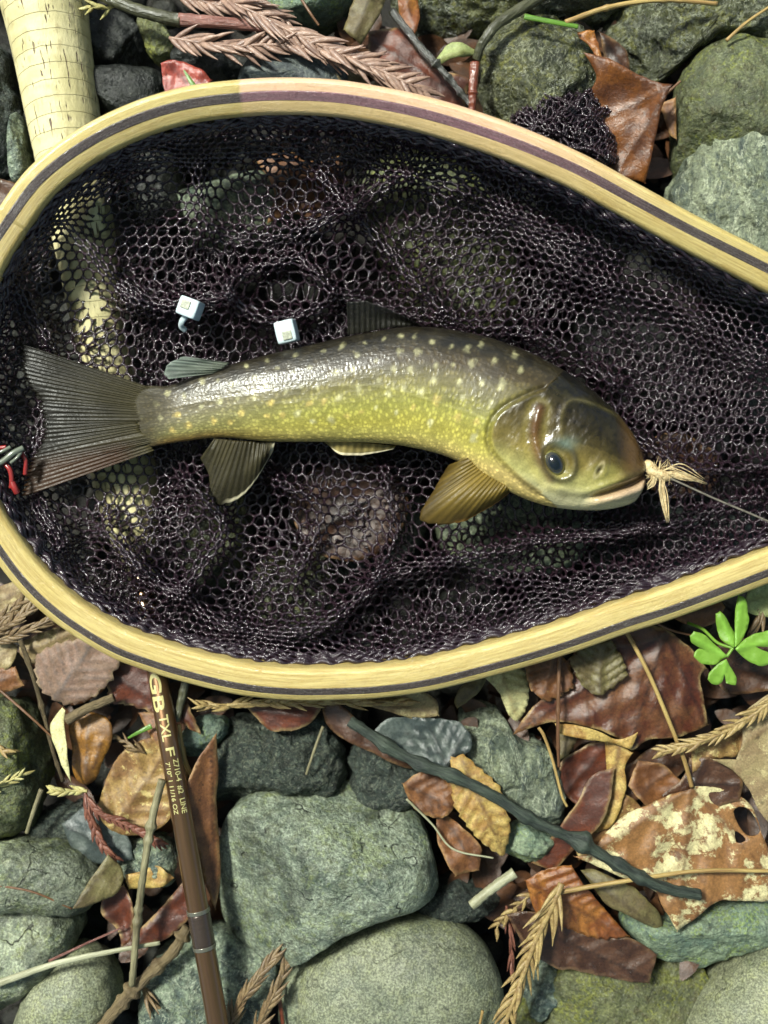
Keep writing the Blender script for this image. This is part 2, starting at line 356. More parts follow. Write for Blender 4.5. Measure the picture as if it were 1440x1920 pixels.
ST = [
 ('large blocky grey-green stone with a cracked top, beside the rod and biggest below the net','grey',70,120,'430,1530 470,1500 540,1475 620,1468 700,1478 760,1510 795,1560 812,1620 815,1650 800,1672 760,1690 700,1715 640,1740 590,1770 540,1795 490,1793 445,1770 415,1725 408,1660 412,1590',.5,5,3),
 ('smooth rounded speckled stone just below the blocky one, at the bottom edge','round',50,105,'552,1870 575,1805 620,1765 690,1730 760,1715 830,1718 885,1745 920,1790 940,1850 950,1990 880,2060 620,2060 560,1980',.75,2,0),
 ('grey stone wedged under the left side of the rounded speckled stone','grey',20,70,'525,1860 545,1800 600,1765 660,1770 640,1860 600,1960 560,1990 530,1920',.8,4,0),
 ('pale grey-green oval stone at left with a thin stem lying across it','grey',60,95,'-60,1590 0,1575 60,1572 120,1580 165,1595 192,1625 197,1660 170,1692 120,1703 60,1700 -40,1680',.6,5,1),
 ('grey stone at the left edge directly under the oval one, green fleck on it','grey',40,90,'-70,1680 60,1675 140,1700 150,1735 130,1785 90,1825 40,1865 -60,1880',.6,6,1),
 ('smooth oblong stone in the lower left corner under the white stem','round',45,90,'30,1930 60,1840 100,1800 150,1772 195,1790 220,1830 224,1870 205,1910 180,1980 60,2010',.7,3,0),
 ('mossy dark stone at the left edge beside the long thin twig','moss',50,85,'-60,1330 20,1305 60,1330 86,1400 87,1470 70,1520 40,1552 -60,1560',.7,7,1),
 ('marbled blue-grey stone under the lower end of the rod','mott',30,100,'290,1800 350,1760 400,1740 460,1760 512,1800 505,1870 480,1940 440,2000 300,2000 262,1900',.7,8,2),
 ('small bluish stone under the pale twig left of the rod','mott',30,70,'225,1585 270,1560 325,1570 345,1610 325,1650 250,1648',.7,4,1),
 ('rough black-blue rock in the dark hollow below the hoop','dark',20,85,'400,1400 430,1350 520,1335 600,1355 640,1410 640,1470 560,1492 420,1500 395,1450',.7,13,3),
 ('small dark stone between the blocky stone and the long black twig','dark',25,80,'645,1440 680,1390 760,1395 805,1440 790,1495 720,1510 650,1490',.75,9,3),
 ('craggy dark rock with a pale green side, above the long black twig','pale',55,85,'861,1342 873,1318 911,1320 939,1343 968,1380 1015,1389 1041,1424 1056,1495 1053,1525 1035,1542 996,1520 949,1490 911,1450 878,1412',.6,9,3),
 ('flat dark stone between the blocky stone and the short pale stick','dark',10,70,'785,1680 850,1640 920,1635 940,1670 905,1710 820,1722 780,1705',.7,4,1),
 ('small teal chip of stone under the yellow serrated leaf tip','teal',70,45,'952,1560 975,1540 1010,1555 1042,1568 1012,1602 975,1617 948,1602',.6,4,2),
 ('blue-green lichened stone poking out under the bleached maple leaf','teal',55,70,'1165,1722 1200,1715 1250,1722 1300,1700 1350,1680 1400,1668 1450,1685 1485,1740 1420,1778 1360,1802 1310,1813 1260,1797 1200,1767',.55,6,2),
 ('wet ochre-brown stone at the bottom between dark leaf and corner stone','moss',20,75,'1035,1850 1060,1812 1120,1795 1200,1810 1280,1795 1325,1830 1315,1880 1290,1980 1040,1990',.65,6,2),
 ('big smooth yellow-grey boulder filling the lower right corner','round',60,120,'1280,1930 1330,1850 1390,1790 1440,1752 1520,1730 1620,1820 1600,2000 1400,2050 1280,2010',.7,2,0),
 ('small grey chip under the tip of the pale cedar sprig','mott',5,60,'980,1850 1000,1795 1035,1800 1045,1840 1015,1900 985,1895',.7,6,3),
 ('small yellow pebble at the bottom edge right of the cedar sprig','moss',0,60,'950,1960 962,1890 985,1868 1015,1905 1030,1975 990,1990',.8,3,0),
 ('small grey-green pebble just right of the rod below the hoop','teal',60,45,'340,1385 372,1345 425,1350 415,1390 372,1414 345,1408',.7,4,1),
 ('dim stone in the hollow left of the reddish cedar sprig','dark',0,60,'55,1550 100,1508 170,1500 190,1560 110,1590',.7,5,1),
 ('dark green rough stone at the left edge beside the cork grip','dark',40,80,'-80,80 0,90 28,160 38,250 28,310 0,335 -80,330',.7,9,2),
 ('thin grey-green sliver of stone touching the cork grip above the hoop','mott',60,55,'24,270 38,215 52,260 62,320 54,350 32,348',.6,3,1),
 ('dim black stone right of the cork grip, touching the hoop','black',10,95,'160,160 230,142 312,150 325,205 305,245 185,250',.6,4,2),
 ('black stone in deep shade right of the cork grip under the cedar branch','black',-20,80,'165,50 220,30 282,75 270,140 185,150',.7,6,2),
 ('yellow-green wet chip of stone under the cedar branch','moss',60,50,'262,35 298,38 322,75 332,100 305,120 280,98',.7,4,2),
 ('flat blue-black slate touching the top of the hoop','slate',90,60,'448,165 473,115 540,96 600,102 642,130 668,180 560,210 460,200',.5,3,2),
 ('pale blue-green smooth stone at the top edge behind the cedar needles','teal',50,90,'480,-50 690,-50 660,8 622,46 580,53 522,37 495,12',.6,4,1),
 ('small wet black pebble beside the red leaf','black',55,60,'322,112 360,88 425,108 455,142 430,170 350,156',.75,4,1),
 ('long dark mossy rock at the top edge above the round wet stone','wet',40,95,'765,-60 1160,-60 1150,20 1085,62 1000,72 900,82 840,78 775,60',.5,13,4),
 ('round wet olive stone behind the hoop with the black net bunched on it','wet',60,110,'905,100 930,65 980,40 1040,48 1090,85 1114,130 1112,200 1085,260 1010,280 940,250 903,205 895,150',.62,12,5),
 ('large wet craggy rock in the top right corner','wet',55,110,'1148,40 1175,-50 1520,-60 1520,110 1430,98 1360,92 1300,102 1250,125 1215,165 1190,152 1165,112 1145,75',.5,18,6),
 ('rounded yellow-green stone with a moss patch at the right edge','moss',70,105,'1265,180 1285,130 1320,90 1360,77 1420,88 1520,110 1540,260 1420,300 1340,330 1300,360 1272,330 1262,250',.65,6,2),
 ('pale streaked angular rock at right edge against the hoop','pale',95,105,'1255,375 1290,310 1320,270 1338,232 1380,218 1520,205 1560,420 1520,560 1400,560 1300,500',.5,17,5),
 ('stone in shade under the upper left hoop edge','dark',10,70,'-80,340 10,345 50,400 20,470 -80,480',.7,7,2),
 # under the net: mostly dark colours standing in for the net's shade
 ('glittering wet stone under the net mesh above the fish head','moss',-45,95,'690,320 800,290 900,340 960,450 965,580 900,650 770,580 700,440',.65,8,3),  # mossy colour stands in for yellow-green glints
 ('dark rock under the net below the fish belly','dark',-45,90,'560,930 640,880 760,890 790,1000 720,1070 600,1060',.65,9,3),
 ('pale gravelly stone under the net below the pectoral fin','mott',-45,95,'840,960 920,910 1060,920 1110,980 1060,1060 900,1070 830,1020',.65,8,2),
 ('pale green stone under the net below the anal fin','wet',-45,90,'340,960 390,910 455,930 470,1040 420,1100 350,1080',.65,6,2),
 ('dark green stone under the net bottom fold','wet',-50,90,'480,1060 540,1030 640,1050 660,1150 580,1200 490,1160',.7,6,2),
 ('pinkish grey stone under the net in the upper left','mott',-45,95,'330,350 420,320 540,340 560,420 480,470 350,450',.65,6,2),
 ('dark stone under the net beside the cork grip','black',-55,85,'215,330 320,290 345,400 330,480 240,470',.7,6,2),
 ('grey stone under the net at the right edge','dark',-60,95,'1340,560 1440,540 1560,600 1560,780 1420,800 1350,700',.65,7,2),
 ('dark stone under the net right of the fish head','black',-55,90,'1080,600 1200,560 1300,640 1290,780 1160,760',.7,8,2),
 ('dark stone under the net between the upper hoop and the fish','black',-60,85,'960,330 1080,360 1180,440 1160,540 1000,500',.7,8,2),
 ('flat dark stone under the net at the lower right','dark',-60,85,'1130,960 1300,920 1420,960 1330,1060 1150,1110',.7,8,2),
]
for i, (lab, mt, h, H, poly, box, rg, fc) in enumerate(ST): stone(lab, mt, h, H, poly, box, rg, fc, i)

# ------------------------------------------------------------------ leaves
def leaf(name, label, mat, h, poly, ribs=(), tilt=(0, 0), cup=0.0, wav=6.0, serr=0.0, side=0.0, seed=0, holes=(), ridge=2.5, cat='leaf', group='fallen leaves among the stones', roll=0.0, spacing=6.0):
    base = P(poly); e1 = base - np.roll(base, 1, 0); e2 = np.roll(base, -1, 0) - base
    cosn = np.sum(e1 * e2, 1) / (np.linalg.norm(e1, axis=1) * np.linalg.norm(e2, axis=1)); base = np.concatenate([np.repeat(b[None], 3 if cn < .45 else 1, 0) for b, cn in zip(base, cosn)]); base = base + 0.01 * np.random.RandomState(seed).rand(*base.shape)
    out = catmull(base, max(60, len(base) * 10), True)
    L = np.linalg.norm(np.diff(np.concatenate([out, out[:1]]), axis=0), axis=1).sum(); nb = int(max(48, L / 4.5))
    out = resample(out, nb, True); c = out.mean(0)
    if serr:
        t = np.linspace(0, 1, nb, endpoint=False); nn = out - c; nn /= np.linalg.norm(nn, axis=1)[:, None]
        saw = (t * L / 22.0) % 1.0; out = out + nn * ((saw - 0.5) * serr)[:, None]
    else:
        nn = out - c; nn /= np.linalg.norm(nn, axis=1)[:, None]; out = out + nn * (2.0 * fbm(out / 14.0, seed, 3))[:, None]
    lo, hi = out.min(0), out.max(0); xs = np.arange(lo[0], hi[0], spacing); ys = np.arange(lo[1], hi[1], spacing * .87)
    G = np.array([(x + (j % 2) * spacing / 2, y) for j, y in enumerate(ys) for x in xs]); G = G + 0.8 * np.random.RandomState(seed).uniform(-1, 1, G.shape)
    dist, _, _ = polydist(G, out, True); G = G[inside(G, out) & (dist > spacing * .55)]
    hp = [resample(catmull(P(q), 60, True), 24, True) for q in holes]
    pts = np.concatenate([out] + hp + [G]); ed = [(i, (i + 1) % nb) for i in range(nb)]; o = nb
    for q in hp: ed += [(o + i, o + (i + 1) % 24) for i in range(24)]; o += 24
    r = geometry.delaunay_2d_cdt([Vector(p) for p in pts], ed, [], 1, 1e-4)
    q = np.array([v[:] for v in r[0]]); T = np.array([f[:] for f in r[2]]); cen = q[T].mean(1)
    ok = inside(cen, out)
    for hq in hp: ok &= ~inside(cen, hq)
    T = T[ok]
    a, b_, c_ = q[T[:, 0]], q[T[:, 1]], q[T[:, 2]]; ar = (b_[:, 0] - a[:, 0]) * (c_[:, 1] - a[:, 1]) - (b_[:, 1] - a[:, 1]) * (c_[:, 0] - a[:, 0])
    T[ar > 0] = T[ar > 0][:, ::-1]           # y runs down in the photo
    used = np.unique(T); remap = -np.ones(len(q), int); remap[used] = np.arange(len(used)); q = q[used]; T = remap[T]
    de, _, _ = polydist(q, out, True)
    vein = np.zeros(len(q)); z = np.zeros(len(q))
    for k, (x0, y0, x1, y1) in enumerate(ribs):
        A, B = np.array([x0, y0]), np.array([x1, y1]); d, _, par = polydist(q, np.array([A, B])); wv = 4.5 * (1 - 0.6 * par)
        vein = np.maximum(vein, np.exp(-(d / wv) ** 2)); z += ridge * 1.3 * np.exp(-(d / 7.0) ** 2)
        if side:
            u = (B - A) / np.linalg.norm(B - A); al = (q - A) @ u; off = np.abs((q - A) @ np.array([-u[1], u[0]]))
            ph = ((al - off * 0.8) / side); s = np.abs(ph - np.round(ph)) * side; msk = (par > 0.02) & (par < .98) & (off < side * 3.2 + 4)
            vein = np.maximum(vein, 0.6 * np.exp(-(s / 2.6) ** 2) * msk); z += ridge * np.cos(2 * math.pi * ph) * msk * smooth(2, 14, off)
    sz = max(hi - lo); d = q - c
    z += tilt[0] * d[:, 0] + tilt[1] * d[:, 1] + cup * (np.sum(d ** 2, 1) / (sz / 2) ** 2) * sz * 0.2
    z += wav * fbm(q / (sz * .35) + seed * 3.3, seed, 3) * 1.5 + roll * smooth(26, 0, de) * (0.5 + fbm(q / 50.0 + seed, seed + 2, 2))
    k = KS(h); C = W(c[0], c[1], h); n = len(q)
    top = C + np.stack([d[:, 0] * k, -d[:, 1] * k, z * S], -1); bot = top - np.array([0, 0, 1.8 * S])
    e = np.sort(np.concatenate([T[:, [0, 1]], T[:, [1, 2]], T[:, [2, 0]]]), 1); _, ix, ct = np.unique(e, axis=0, return_index=True, return_counts=True)
    er = np.concatenate([T[:, [0, 1]], T[:, [1, 2]], T[:, [2, 0]]])[ix[ct == 1]]
    Q = np.stack([er[:, 1], er[:, 0], er[:, 0] + n, er[:, 1] + n], -1)
    edge = np.exp(-(de / 3.0) ** 2)
    return mk(name, np.concatenate([top, bot]), [np.concatenate([T, T[:, ::-1] + n]), Q], mat, label=label, cat=cat, group=group, attrs={'vein': np.tile(vein, 2), 'edge': np.tile(edge, 2)})
LM = {
 'pink':  leaf_mat('leaf_dusky_pink', (132, 104, 88), (112, 88, 70), (140, 84, 44), .1, .5, (78, 70, 66), edge=(160, 140, 110)),
 'cream': leaf_mat('leaf_cream', (196, 192, 142), (176, 170, 118), (150, 130, 76), .1, .5, (140, 124, 80)),
 'ochre': leaf_mat('leaf_ochre', (142, 98, 34), (104, 70, 28), (82, 52, 26), .2, .35, (70, 44, 20), wet=.3),
 'redbr': leaf_mat('leaf_red_brown', (96, 48, 28), (72, 36, 24), (120, 82, 58), .1, .38, (50, 26, 18), wet=.3, edge=(176, 150, 104)),
 'tan':   leaf_mat('leaf_tan_blotched', (150, 122, 72), (120, 86, 48), (188, 168, 108), .55, .5, (84, 56, 30)),
 'brown': leaf_mat('leaf_brown', (122, 80, 46), (96, 60, 34), (146, 112, 70), .15, .42, (60, 36, 20), edge=(166, 130, 84)),
 'maroon':leaf_mat('leaf_maroon', (78, 38, 24), (104, 66, 38), (128, 92, 56), .12, .34, (38, 22, 18), 70, .4, edge=(186, 160, 108)),
 'bleach':leaf_mat('leaf_bleached', (140, 100, 58), (116, 78, 46), (200, 190, 142), .76, .45, (92, 62, 34), 80, ps=1.0),
 'beige': leaf_mat('leaf_beige', (150, 134, 94), (128, 108, 76), (176, 162, 116), .5, .5, (100, 78, 50)),
 'yellow':leaf_mat('leaf_yellow_tan', (184, 158, 90), (150, 114, 56), (200, 182, 120), .3, .45, (86, 56, 30), 30),
 'grey':  leaf_mat('leaf_grey_wet', (62, 70, 68), (84, 92, 86), (104, 112, 100), .2, .3, (40, 44, 42), wet=.5),
 'olive': leaf_mat('leaf_olive', (112, 104, 66), (92, 80, 50), (134, 122, 84), .2, .4, (64, 52, 30)),
 'dark':  leaf_mat('leaf_dark_brown', (58, 36, 24), (78, 50, 32), (112, 80, 48), .1, .28, (36, 22, 16), wet=.5, edge=(140, 110, 76)),
 'amber': leaf_mat('leaf_amber', (150, 98, 44), (118, 66, 28), (170, 132, 76), .2, .3, (80, 44, 20), 40, .4),
 'amberdk': leaf_mat('leaf_amber_dark', (112, 66, 26), (78, 42, 18), (132, 92, 52), .15, .3, (60, 32, 14), 40, .5),
 'pinkred':leaf_mat('leaf_wet_red', (150, 70, 58), (122, 48, 40), (176, 110, 96), .1, .22, (90, 40, 34), wet=.7),
 'lichen':leaf_mat('leaf_pale_green', (150, 160, 104), (128, 136, 84), (176, 178, 128), .3, .5, (110, 112, 60)),
}
LV = [
 # label, mat, h, poly, ribs, options
 ('papery tan leaf strips at the left edge under the hoop','beige',96,'-30,1110 40,1085 60,1120 48,1150 -30,1160',[(-20,1140,50,1100)],dict(side=16)),
 ('pleated pale tan leaf fragment under the left cedar sprig','beige',100,'36,1205 70,1190 108,1176 140,1180 150,1205 110,1225 62,1246 45,1235',[(40,1225,140,1185)],dict(side=24,ridge=5)),
 ('pale veined leaf corner at the left edge','beige',98,'-30,1205 10,1200 32,1212 20,1250 -30,1262',[(-20,1255,25,1208)],dict()),
 ('small brown leaf at the left edge above the mossy stone','brown',100,'-30,1255 30,1250 44,1285 10,1298 -30,1296',[(-20,1275,40,1270)],dict()),
 ('dusky pink serrated oval leaf beside the hoop at left','pink',150,'61,1244 72,1224 89,1214 111,1205 133,1201 156,1197 194,1211 224,1235 222,1250 212,1262 210,1275 192,1291 178,1305 144,1320 117,1323 92,1309 69,1288',[(100,1312,170,1212)],dict(serr=7,side=22,cup=-.3,ridge=1.5)),
 ('narrow cream curled leaf beside the ochre leaf','cream',138,'117,1327 125,1331 122,1358 131,1408 137,1462 125,1440 110,1412 92,1363',[],dict(roll=14,tilt=(.35,0))),
 ('ochre mottled leaf below the dusky pink leaf','ochre',128,'126,1352 140,1340 167,1338 205,1355 207,1394 193,1422 176,1463 161,1474 139,1462 131,1410',[(160,1470,165,1345),(175,1440,190,1390)],dict(cup=-.5,roll=-6)),
 ('red-brown leaf with a pale scalloped edge left of the rod','redbr',118,'195,1246 240,1240 300,1262 300,1340 289,1336 262,1328 239,1322 206,1319',[(210,1260,295,1320)],dict(serr=5)),
 ('small brown leaf tip hanging beside the rod lettering','brown',104,'258,1338 290,1335 303,1370 300,1400 276,1372',[],dict(tilt=(.2,.1))),
 ('crumpled tan leaf behind the rod lettering','tan',100,'190,1490 225,1415 290,1380 345,1395 352,1470 310,1545 240,1565 188,1532',[(215,1550,320,1400)],dict(wav=12,side=34)),
 ('long rolled brown leaf standing right of the rod','brown',120,'405,1376 409,1450 404,1500 408,1560 412,1650 403,1705 384,1650 370,1580 356,1520 354,1470 374,1420',[(400,1690,398,1400)],dict(tilt=(-.7,0),roll=10)),
 ('brown leaf under the rod left of the marbled stone','redbr',98,'342,1655 360,1700 352,1725 306,1764 258,1772 252,1755 298,1706',[(258,1768,345,1670)],dict()),
 ('curled brown leaf standing between twig and left stones','redbr',98,'199,1676 232,1660 254,1694 247,1755 229,1775 226,1750 211,1727 192,1706',[],dict(roll=16)),
 ('broken yellow leaf crossing the pale twig','yellow',104,'236,1639 270,1632 294,1625 326,1646 300,1664 241,1668',[],dict(wav=8)),
 ('thin brown leaf stuck to the oval stone at left','olive',140,'142,1696 168,1651 200,1605 226,1640 216,1678 172,1693',[(150,1690,205,1620)],dict(tilt=(-.4,0.1))),
 ('violet grey leaf below the reddish cedar sprig','grey',92,'115,1545 160,1510 235,1560 250,1610 190,1620 140,1600',[(125,1550,235,1600)],dict()),
 ('brown leaf under the lower hoop edge above the black rock','redbr',112,'462,1328 500,1310 589,1320 600,1335 574,1362 533,1371 500,1366',[(470,1330,590,1345)],dict(cup=-.4)),
 ('tan folded leaf under the bottom of the hoop','beige',116,'660,1312 705,1296 761,1290 815,1310 822,1340 780,1347 733,1334 692,1322',[(670,1312,815,1335)],dict(roll=10)),
 ('slick grey leaf beside the craggy rock','grey',118,'700,1370 730,1345 807,1347 850,1351 866,1356 884,1384 877,1408 845,1427 838,1438 800,1428 755,1412',[(838,1436,800,1350),(838,1436,870,1370)],dict(side=26,cup=.3)),
 ('yellow tan leaf with scalloped edge under the long black twig','yellow',142,'845,1424 871,1419 892,1436 920,1460 940,1483 952,1526 957,1540 956,1574 946,1611 930,1603 909,1586 887,1563 861,1527 848,1495',[(868,1430,946,1606)],dict(serr=6,side=24,cup=-.4)),
 ('dull brown leaf left of the yellow scalloped leaf','brown',118,'755,1470 800,1442 842,1466 856,1510 822,1534 776,1514',[(765,1475,845,1510)],dict(side=20,wav=9)),
 ('small shrivelled brown leaf below the yellow scalloped leaf','brown',104,'818,1522 845,1535 883,1565 902,1591 898,1632 854,1640 836,1612 820,1574',[(830,1530,890,1620)],dict(wav=12,roll=8)),
 ('large maroon maple leaf under the hoop at right','maroon',128,'966,1383 992,1342 1022,1310 1060,1280 1110,1215 1170,1170 1246,1178 1276,1200 1304,1220 1330,1256 1316,1274 1323,1316 1332,1362 1290,1379 1257,1386 1220,1387 1190,1404 1179,1403 1159,1384 1109,1364 1040,1356',[(1246,1186,980,1372),(1246,1186,1180,1398),(1246,1186,1325,1360)],dict(cup=-.25,wav=10,ridge=1.6,side=58)),
 ('ribbed brown leaf left of the thin upright stem','brown',142,'984,1242 987,1266 996,1294 1015,1309 1031,1316 1055,1304 1077,1287 1068,1245 1043,1226 1010,1228',[(1043,1225,1018,1308)],dict(side=15,ridge=5,serr=3)),
 ('pleated khaki leaf with a pale lichen spot on the maroon leaf','olive',150,'1066,1236 1090,1212 1115,1204 1147,1200 1168,1236 1178,1268 1151,1291 1126,1303 1109,1299 1088,1280',[(1124,1302,1128,1208)],dict(side=17,ridge=6,serr=3)),
 ('pale curled rim of leaf at the lower tip of the maroon leaf','yellow',138,'1040,1356 1082,1359 1123,1370 1158,1387 1194,1371 1186,1395 1178,1403 1140,1392 1082,1382 1050,1374',[],dict(roll=10)),
 ('stiff yellowish leaf strip standing below the maroon leaf','yellow',112,'1134,1385 1162,1392 1183,1410 1170,1438 1171,1480 1150,1545 1118,1565 1138,1480 1137,1413',[(1160,1395,1140,1550)],dict(tilt=(.4,0))),
 ('dark red leaf in the hollow below the maroon leaf','redbr',84,'1050,1430 1104,1392 1140,1388 1148,1480 1085,1510 1050,1480',[(1060,1490,1130,1400)],dict(cup=.4)),
 ('red-brown bark strip under the long black twig','redbr',124,'1108,1455 1152,1438 1132,1530 1082,1592 1044,1645 1003,1630 1040,1570 1078,1512',[],dict(tilt=(.2,-.1),cup=-.3)),
 ('large bleached maple leaf with cream patches at right','bleach',146,'1081,1612 1113,1603 1126,1580 1158,1543 1184,1525 1218,1509 1287,1483 1330,1476 1403,1504 1436,1580 1475,1690 1403,1692 1345,1692 1300,1730 1271,1748 1245,1704 1224,1668 1160,1643',[(1297,1478,1270,1745),(1297,1478,1100,1612),(1297,1478,1450,1650)],dict(wav=9,cup=-.15,side=70,ridge=1.8,holes=['1378,1524 1405,1518 1428,1560 1400,1566','1379,1560 1392,1566 1398,1576 1382,1580'])),
 ('beige leaf at the right edge below the cedar sprig','beige',158,'1332,1422 1380,1424 1392,1390 1402,1335 1465,1295 1520,1310 1520,1550 1440,1540 1402,1475 1370,1442',[(1520,1320,1340,1425)],dict(wav=8)),
 ('purple-brown lobed leaf behind the bleached maple leaf','dark',132,'1240,1490 1279,1460 1292,1420 1330,1418 1375,1440 1390,1470 1385,1500 1310,1520 1260,1515',[(1297,1470,1385,1470),(1297,1470,1320,1420)],dict(cup=.2)),
 ('tan leaf lying under the right cedar sprig','tan',140,'1300,1402 1345,1374 1398,1356 1410,1385 1384,1417 1343,1424 1300,1448',[(1400,1365,1305,1440)],dict(side=30)),
 ('shiny brown leaf under the hoop behind the seedling','brown',112,'1255,1152 1307,1128 1345,1124 1365,1140 1336,1172 1290,1172',[(1260,1152,1355,1140)],dict(cup=-.6)),
 ('brown leaf below the seedling','dark',108,'1320,1220 1400,1195 1470,1215 1470,1290 1400,1300 1350,1290',[(1330,1240,1460,1270)],dict(cup=.3)),
 ('pale green spotted leaf at the right edge under the hoop','lichen',128,'1398,1128 1408,1102 1434,1080 1480,1084 1480,1160 1410,1152',[(1400,1130,1475,1110)],dict()),
 ('amber folded leaf under the pale straight stem','amber',122,'985,1650 1030,1625 1070,1620 1090,1650 1130,1700 1180,1757 1120,1762 1060,1742 1010,1720',[(1000,1655,1170,1752)],dict(side=22,ridge=4,tilt=(0,-.1))),
 ('wet dark brown leaf under the amber leaf','dark',108,'950,1715 1000,1710 1060,1735 1120,1757 1180,1757 1232,1790 1216,1842 1180,1840 1130,1832 1080,1822 1040,1816 990,1780',[(960,1725,1210,1830)],dict(side=40,ridge=1.2)),
 ('greyish olive leaf curled beside the amber leaf','olive',128,'1094,1641 1118,1637 1152,1650 1187,1664 1218,1692 1243,1723 1248,1753 1218,1740 1179,1717 1139,1699 1113,1665',[(1100,1645,1245,1748)],dict(cup=-.6)),
 ('brown curled leaf standing among the top right stones','amberdk',132,'1090,110 1113,116 1137,126 1179,149 1247,178 1234,211 1226,264 1215,335 1147,322 1140,250 1128,225 1115,233 1106,211 1104,179 1114,148',[(1245,180,1110,225),(1245,180,1160,320)],dict(tilt=(.25,-.35),wav=9,roll=8)),
 ('thin rolled tan leaf above the brown curled leaf','amber',150,'1082,58 1113,60 1119,77 1132,125 1123,117 1105,86 1086,72',[],dict(roll=10)),
 ('dark brown leaf in shade behind the brown curled leaf','dark',96,'1123,62 1160,80 1178,105 1184,152 1142,130',[(1125,66,1180,148)],dict()),
 ('small brown leaf edge against the moss-patched stone','brown',110,'1240,192 1266,184 1268,262 1254,248',[],dict(tilt=(.4,0))),
 ('wet red leaf beside the hoop at the top left','pinkred',132,'302,119 327,115 376,133 397,153 380,185 315,195 304,151',[(318,120,372,180)],dict(wav=10,roll=9)),
 ('yellow-green shrivelled bud on the dark twigs at the top','lichen',128,'819,106 839,82 858,78 893,87 888,98 850,109 823,116',[(823,110,890,92)],dict(cup=-.9,wav=8)),
 ('tan bark strip leaning at the top edge','olive',140,'672,-30 728,-30 716,15 692,55 676,78 643,52',[(700,-20,665,65)],dict(cup=-.6)),
 ('orange-brown leaf at the top edge','amber',118,'742,-30 776,-30 787,30 777,68 753,42',[(760,-20,775,60)],dict()),
 ('narrow tan leaf with rolled edge beside the hoop top','olive',132,'618,92 630,113 652,128 692,153 725,146 752,168 700,185 640,165',[(625,105,740,170)],dict(roll=14)),
 ('dark red-brown litter leaf beneath the cedar needles','redbr',92,'690,60 760,50 800,120 880,150 870,210 760,190 700,140',[(700,80,860,190)],dict(wav=14)),
 ('brown leaf at the left edge above the hoop','dark',90,'-40,325 32,345 24,395 -40,420',[],dict()),
 ('red-brown leaf tip right of the rod','redbr',112,'325,1330 352,1318 378,1376 356,1366 332,1346',[(335,1330,372,1372)],dict(serr=4)),
 ('curled pale yellow leaf under the hoop beside the ribbed leaf','cream',112,'908,1271 949,1252 984,1258 993,1299 988,1332 972,1355 954,1342 935,1299',[(940,1260,970,1350)],dict(side=18,ridge=4,cup=-.6)),
 ('oval tan leaf with white spots under the hoop','olive',108,'852,1315 864,1288 892,1270 916,1270 894,1302 858,1330',[(856,1322,910,1275)],dict(cup=-.5)),
 ('small grey leaf behind the thin upright stem','olive',112,'1050,1364 1086,1367 1080,1388 1066,1413 1046,1424',[(1082,1368,1050,1420)],dict(side=14)),
 ('mossy grey-green bark flake at the start of the long black twig','dark',108,'601,1325 640,1325 694,1369 800,1430 770,1445 706,1416 622,1373',[],dict(wav=10,cup=-.4)),
 ('tan leaf wedged between the red-brown bark strip and the bleached maple leaf','tan',100,'1095,1500 1130,1480 1175,1490 1210,1520 1180,1570 1140,1600 1085,1610 1070,1560',[(1090,1600,1180,1495)],dict(side=26,wav=9)),
 ('broken brown leaf in the dark gap above the bleached maple leaf','brown',96,'1175,1470 1195,1425 1240,1432 1275,1462 1262,1505 1215,1512',[(1180,1500,1265,1440)],dict(wav=11,roll=8)),
 ('dark leaf flat in the hollow right of the craggy rock','dark',78,'1060,1395 1150,1440 1230,1400 1300,1400 1280,1450 1190,1500 1100,1480',[(1070,1400,1270,1440)],dict(wav=9)),
 ('brown leaf seen through the mesh in the upper left','brown',40,'480,300 540,280 575,300 640,290 655,345 610,380 600,430 550,400 500,420 515,360',[(500,400,620,300)],dict(wav=9)),
 ('wet red-brown leaf seen through the mesh below the fish','dark',50,'545,930 590,880 660,860 740,890 765,950 740,1010 680,1050 600,1040 560,1000',[(590,1000,740,910)],dict(wav=9)),
 ('brown leaf seen through the mesh right of the fly','dark',50,'1180,850 1260,810 1350,850 1340,920 1240,930',[(1190,860,1340,900)],dict(wav=9)),
]
for i, (lab, mt, h, poly, ribs, kw) in enumerate(LV):
    nm = 'bark_strip' if 'bark' in lab else 'leaf'
    leaf(nm, lab, LM[mt], h, poly, ribs, seed=i + 3, cat='bark' if 'bark' in lab else 'leaf', **kw)

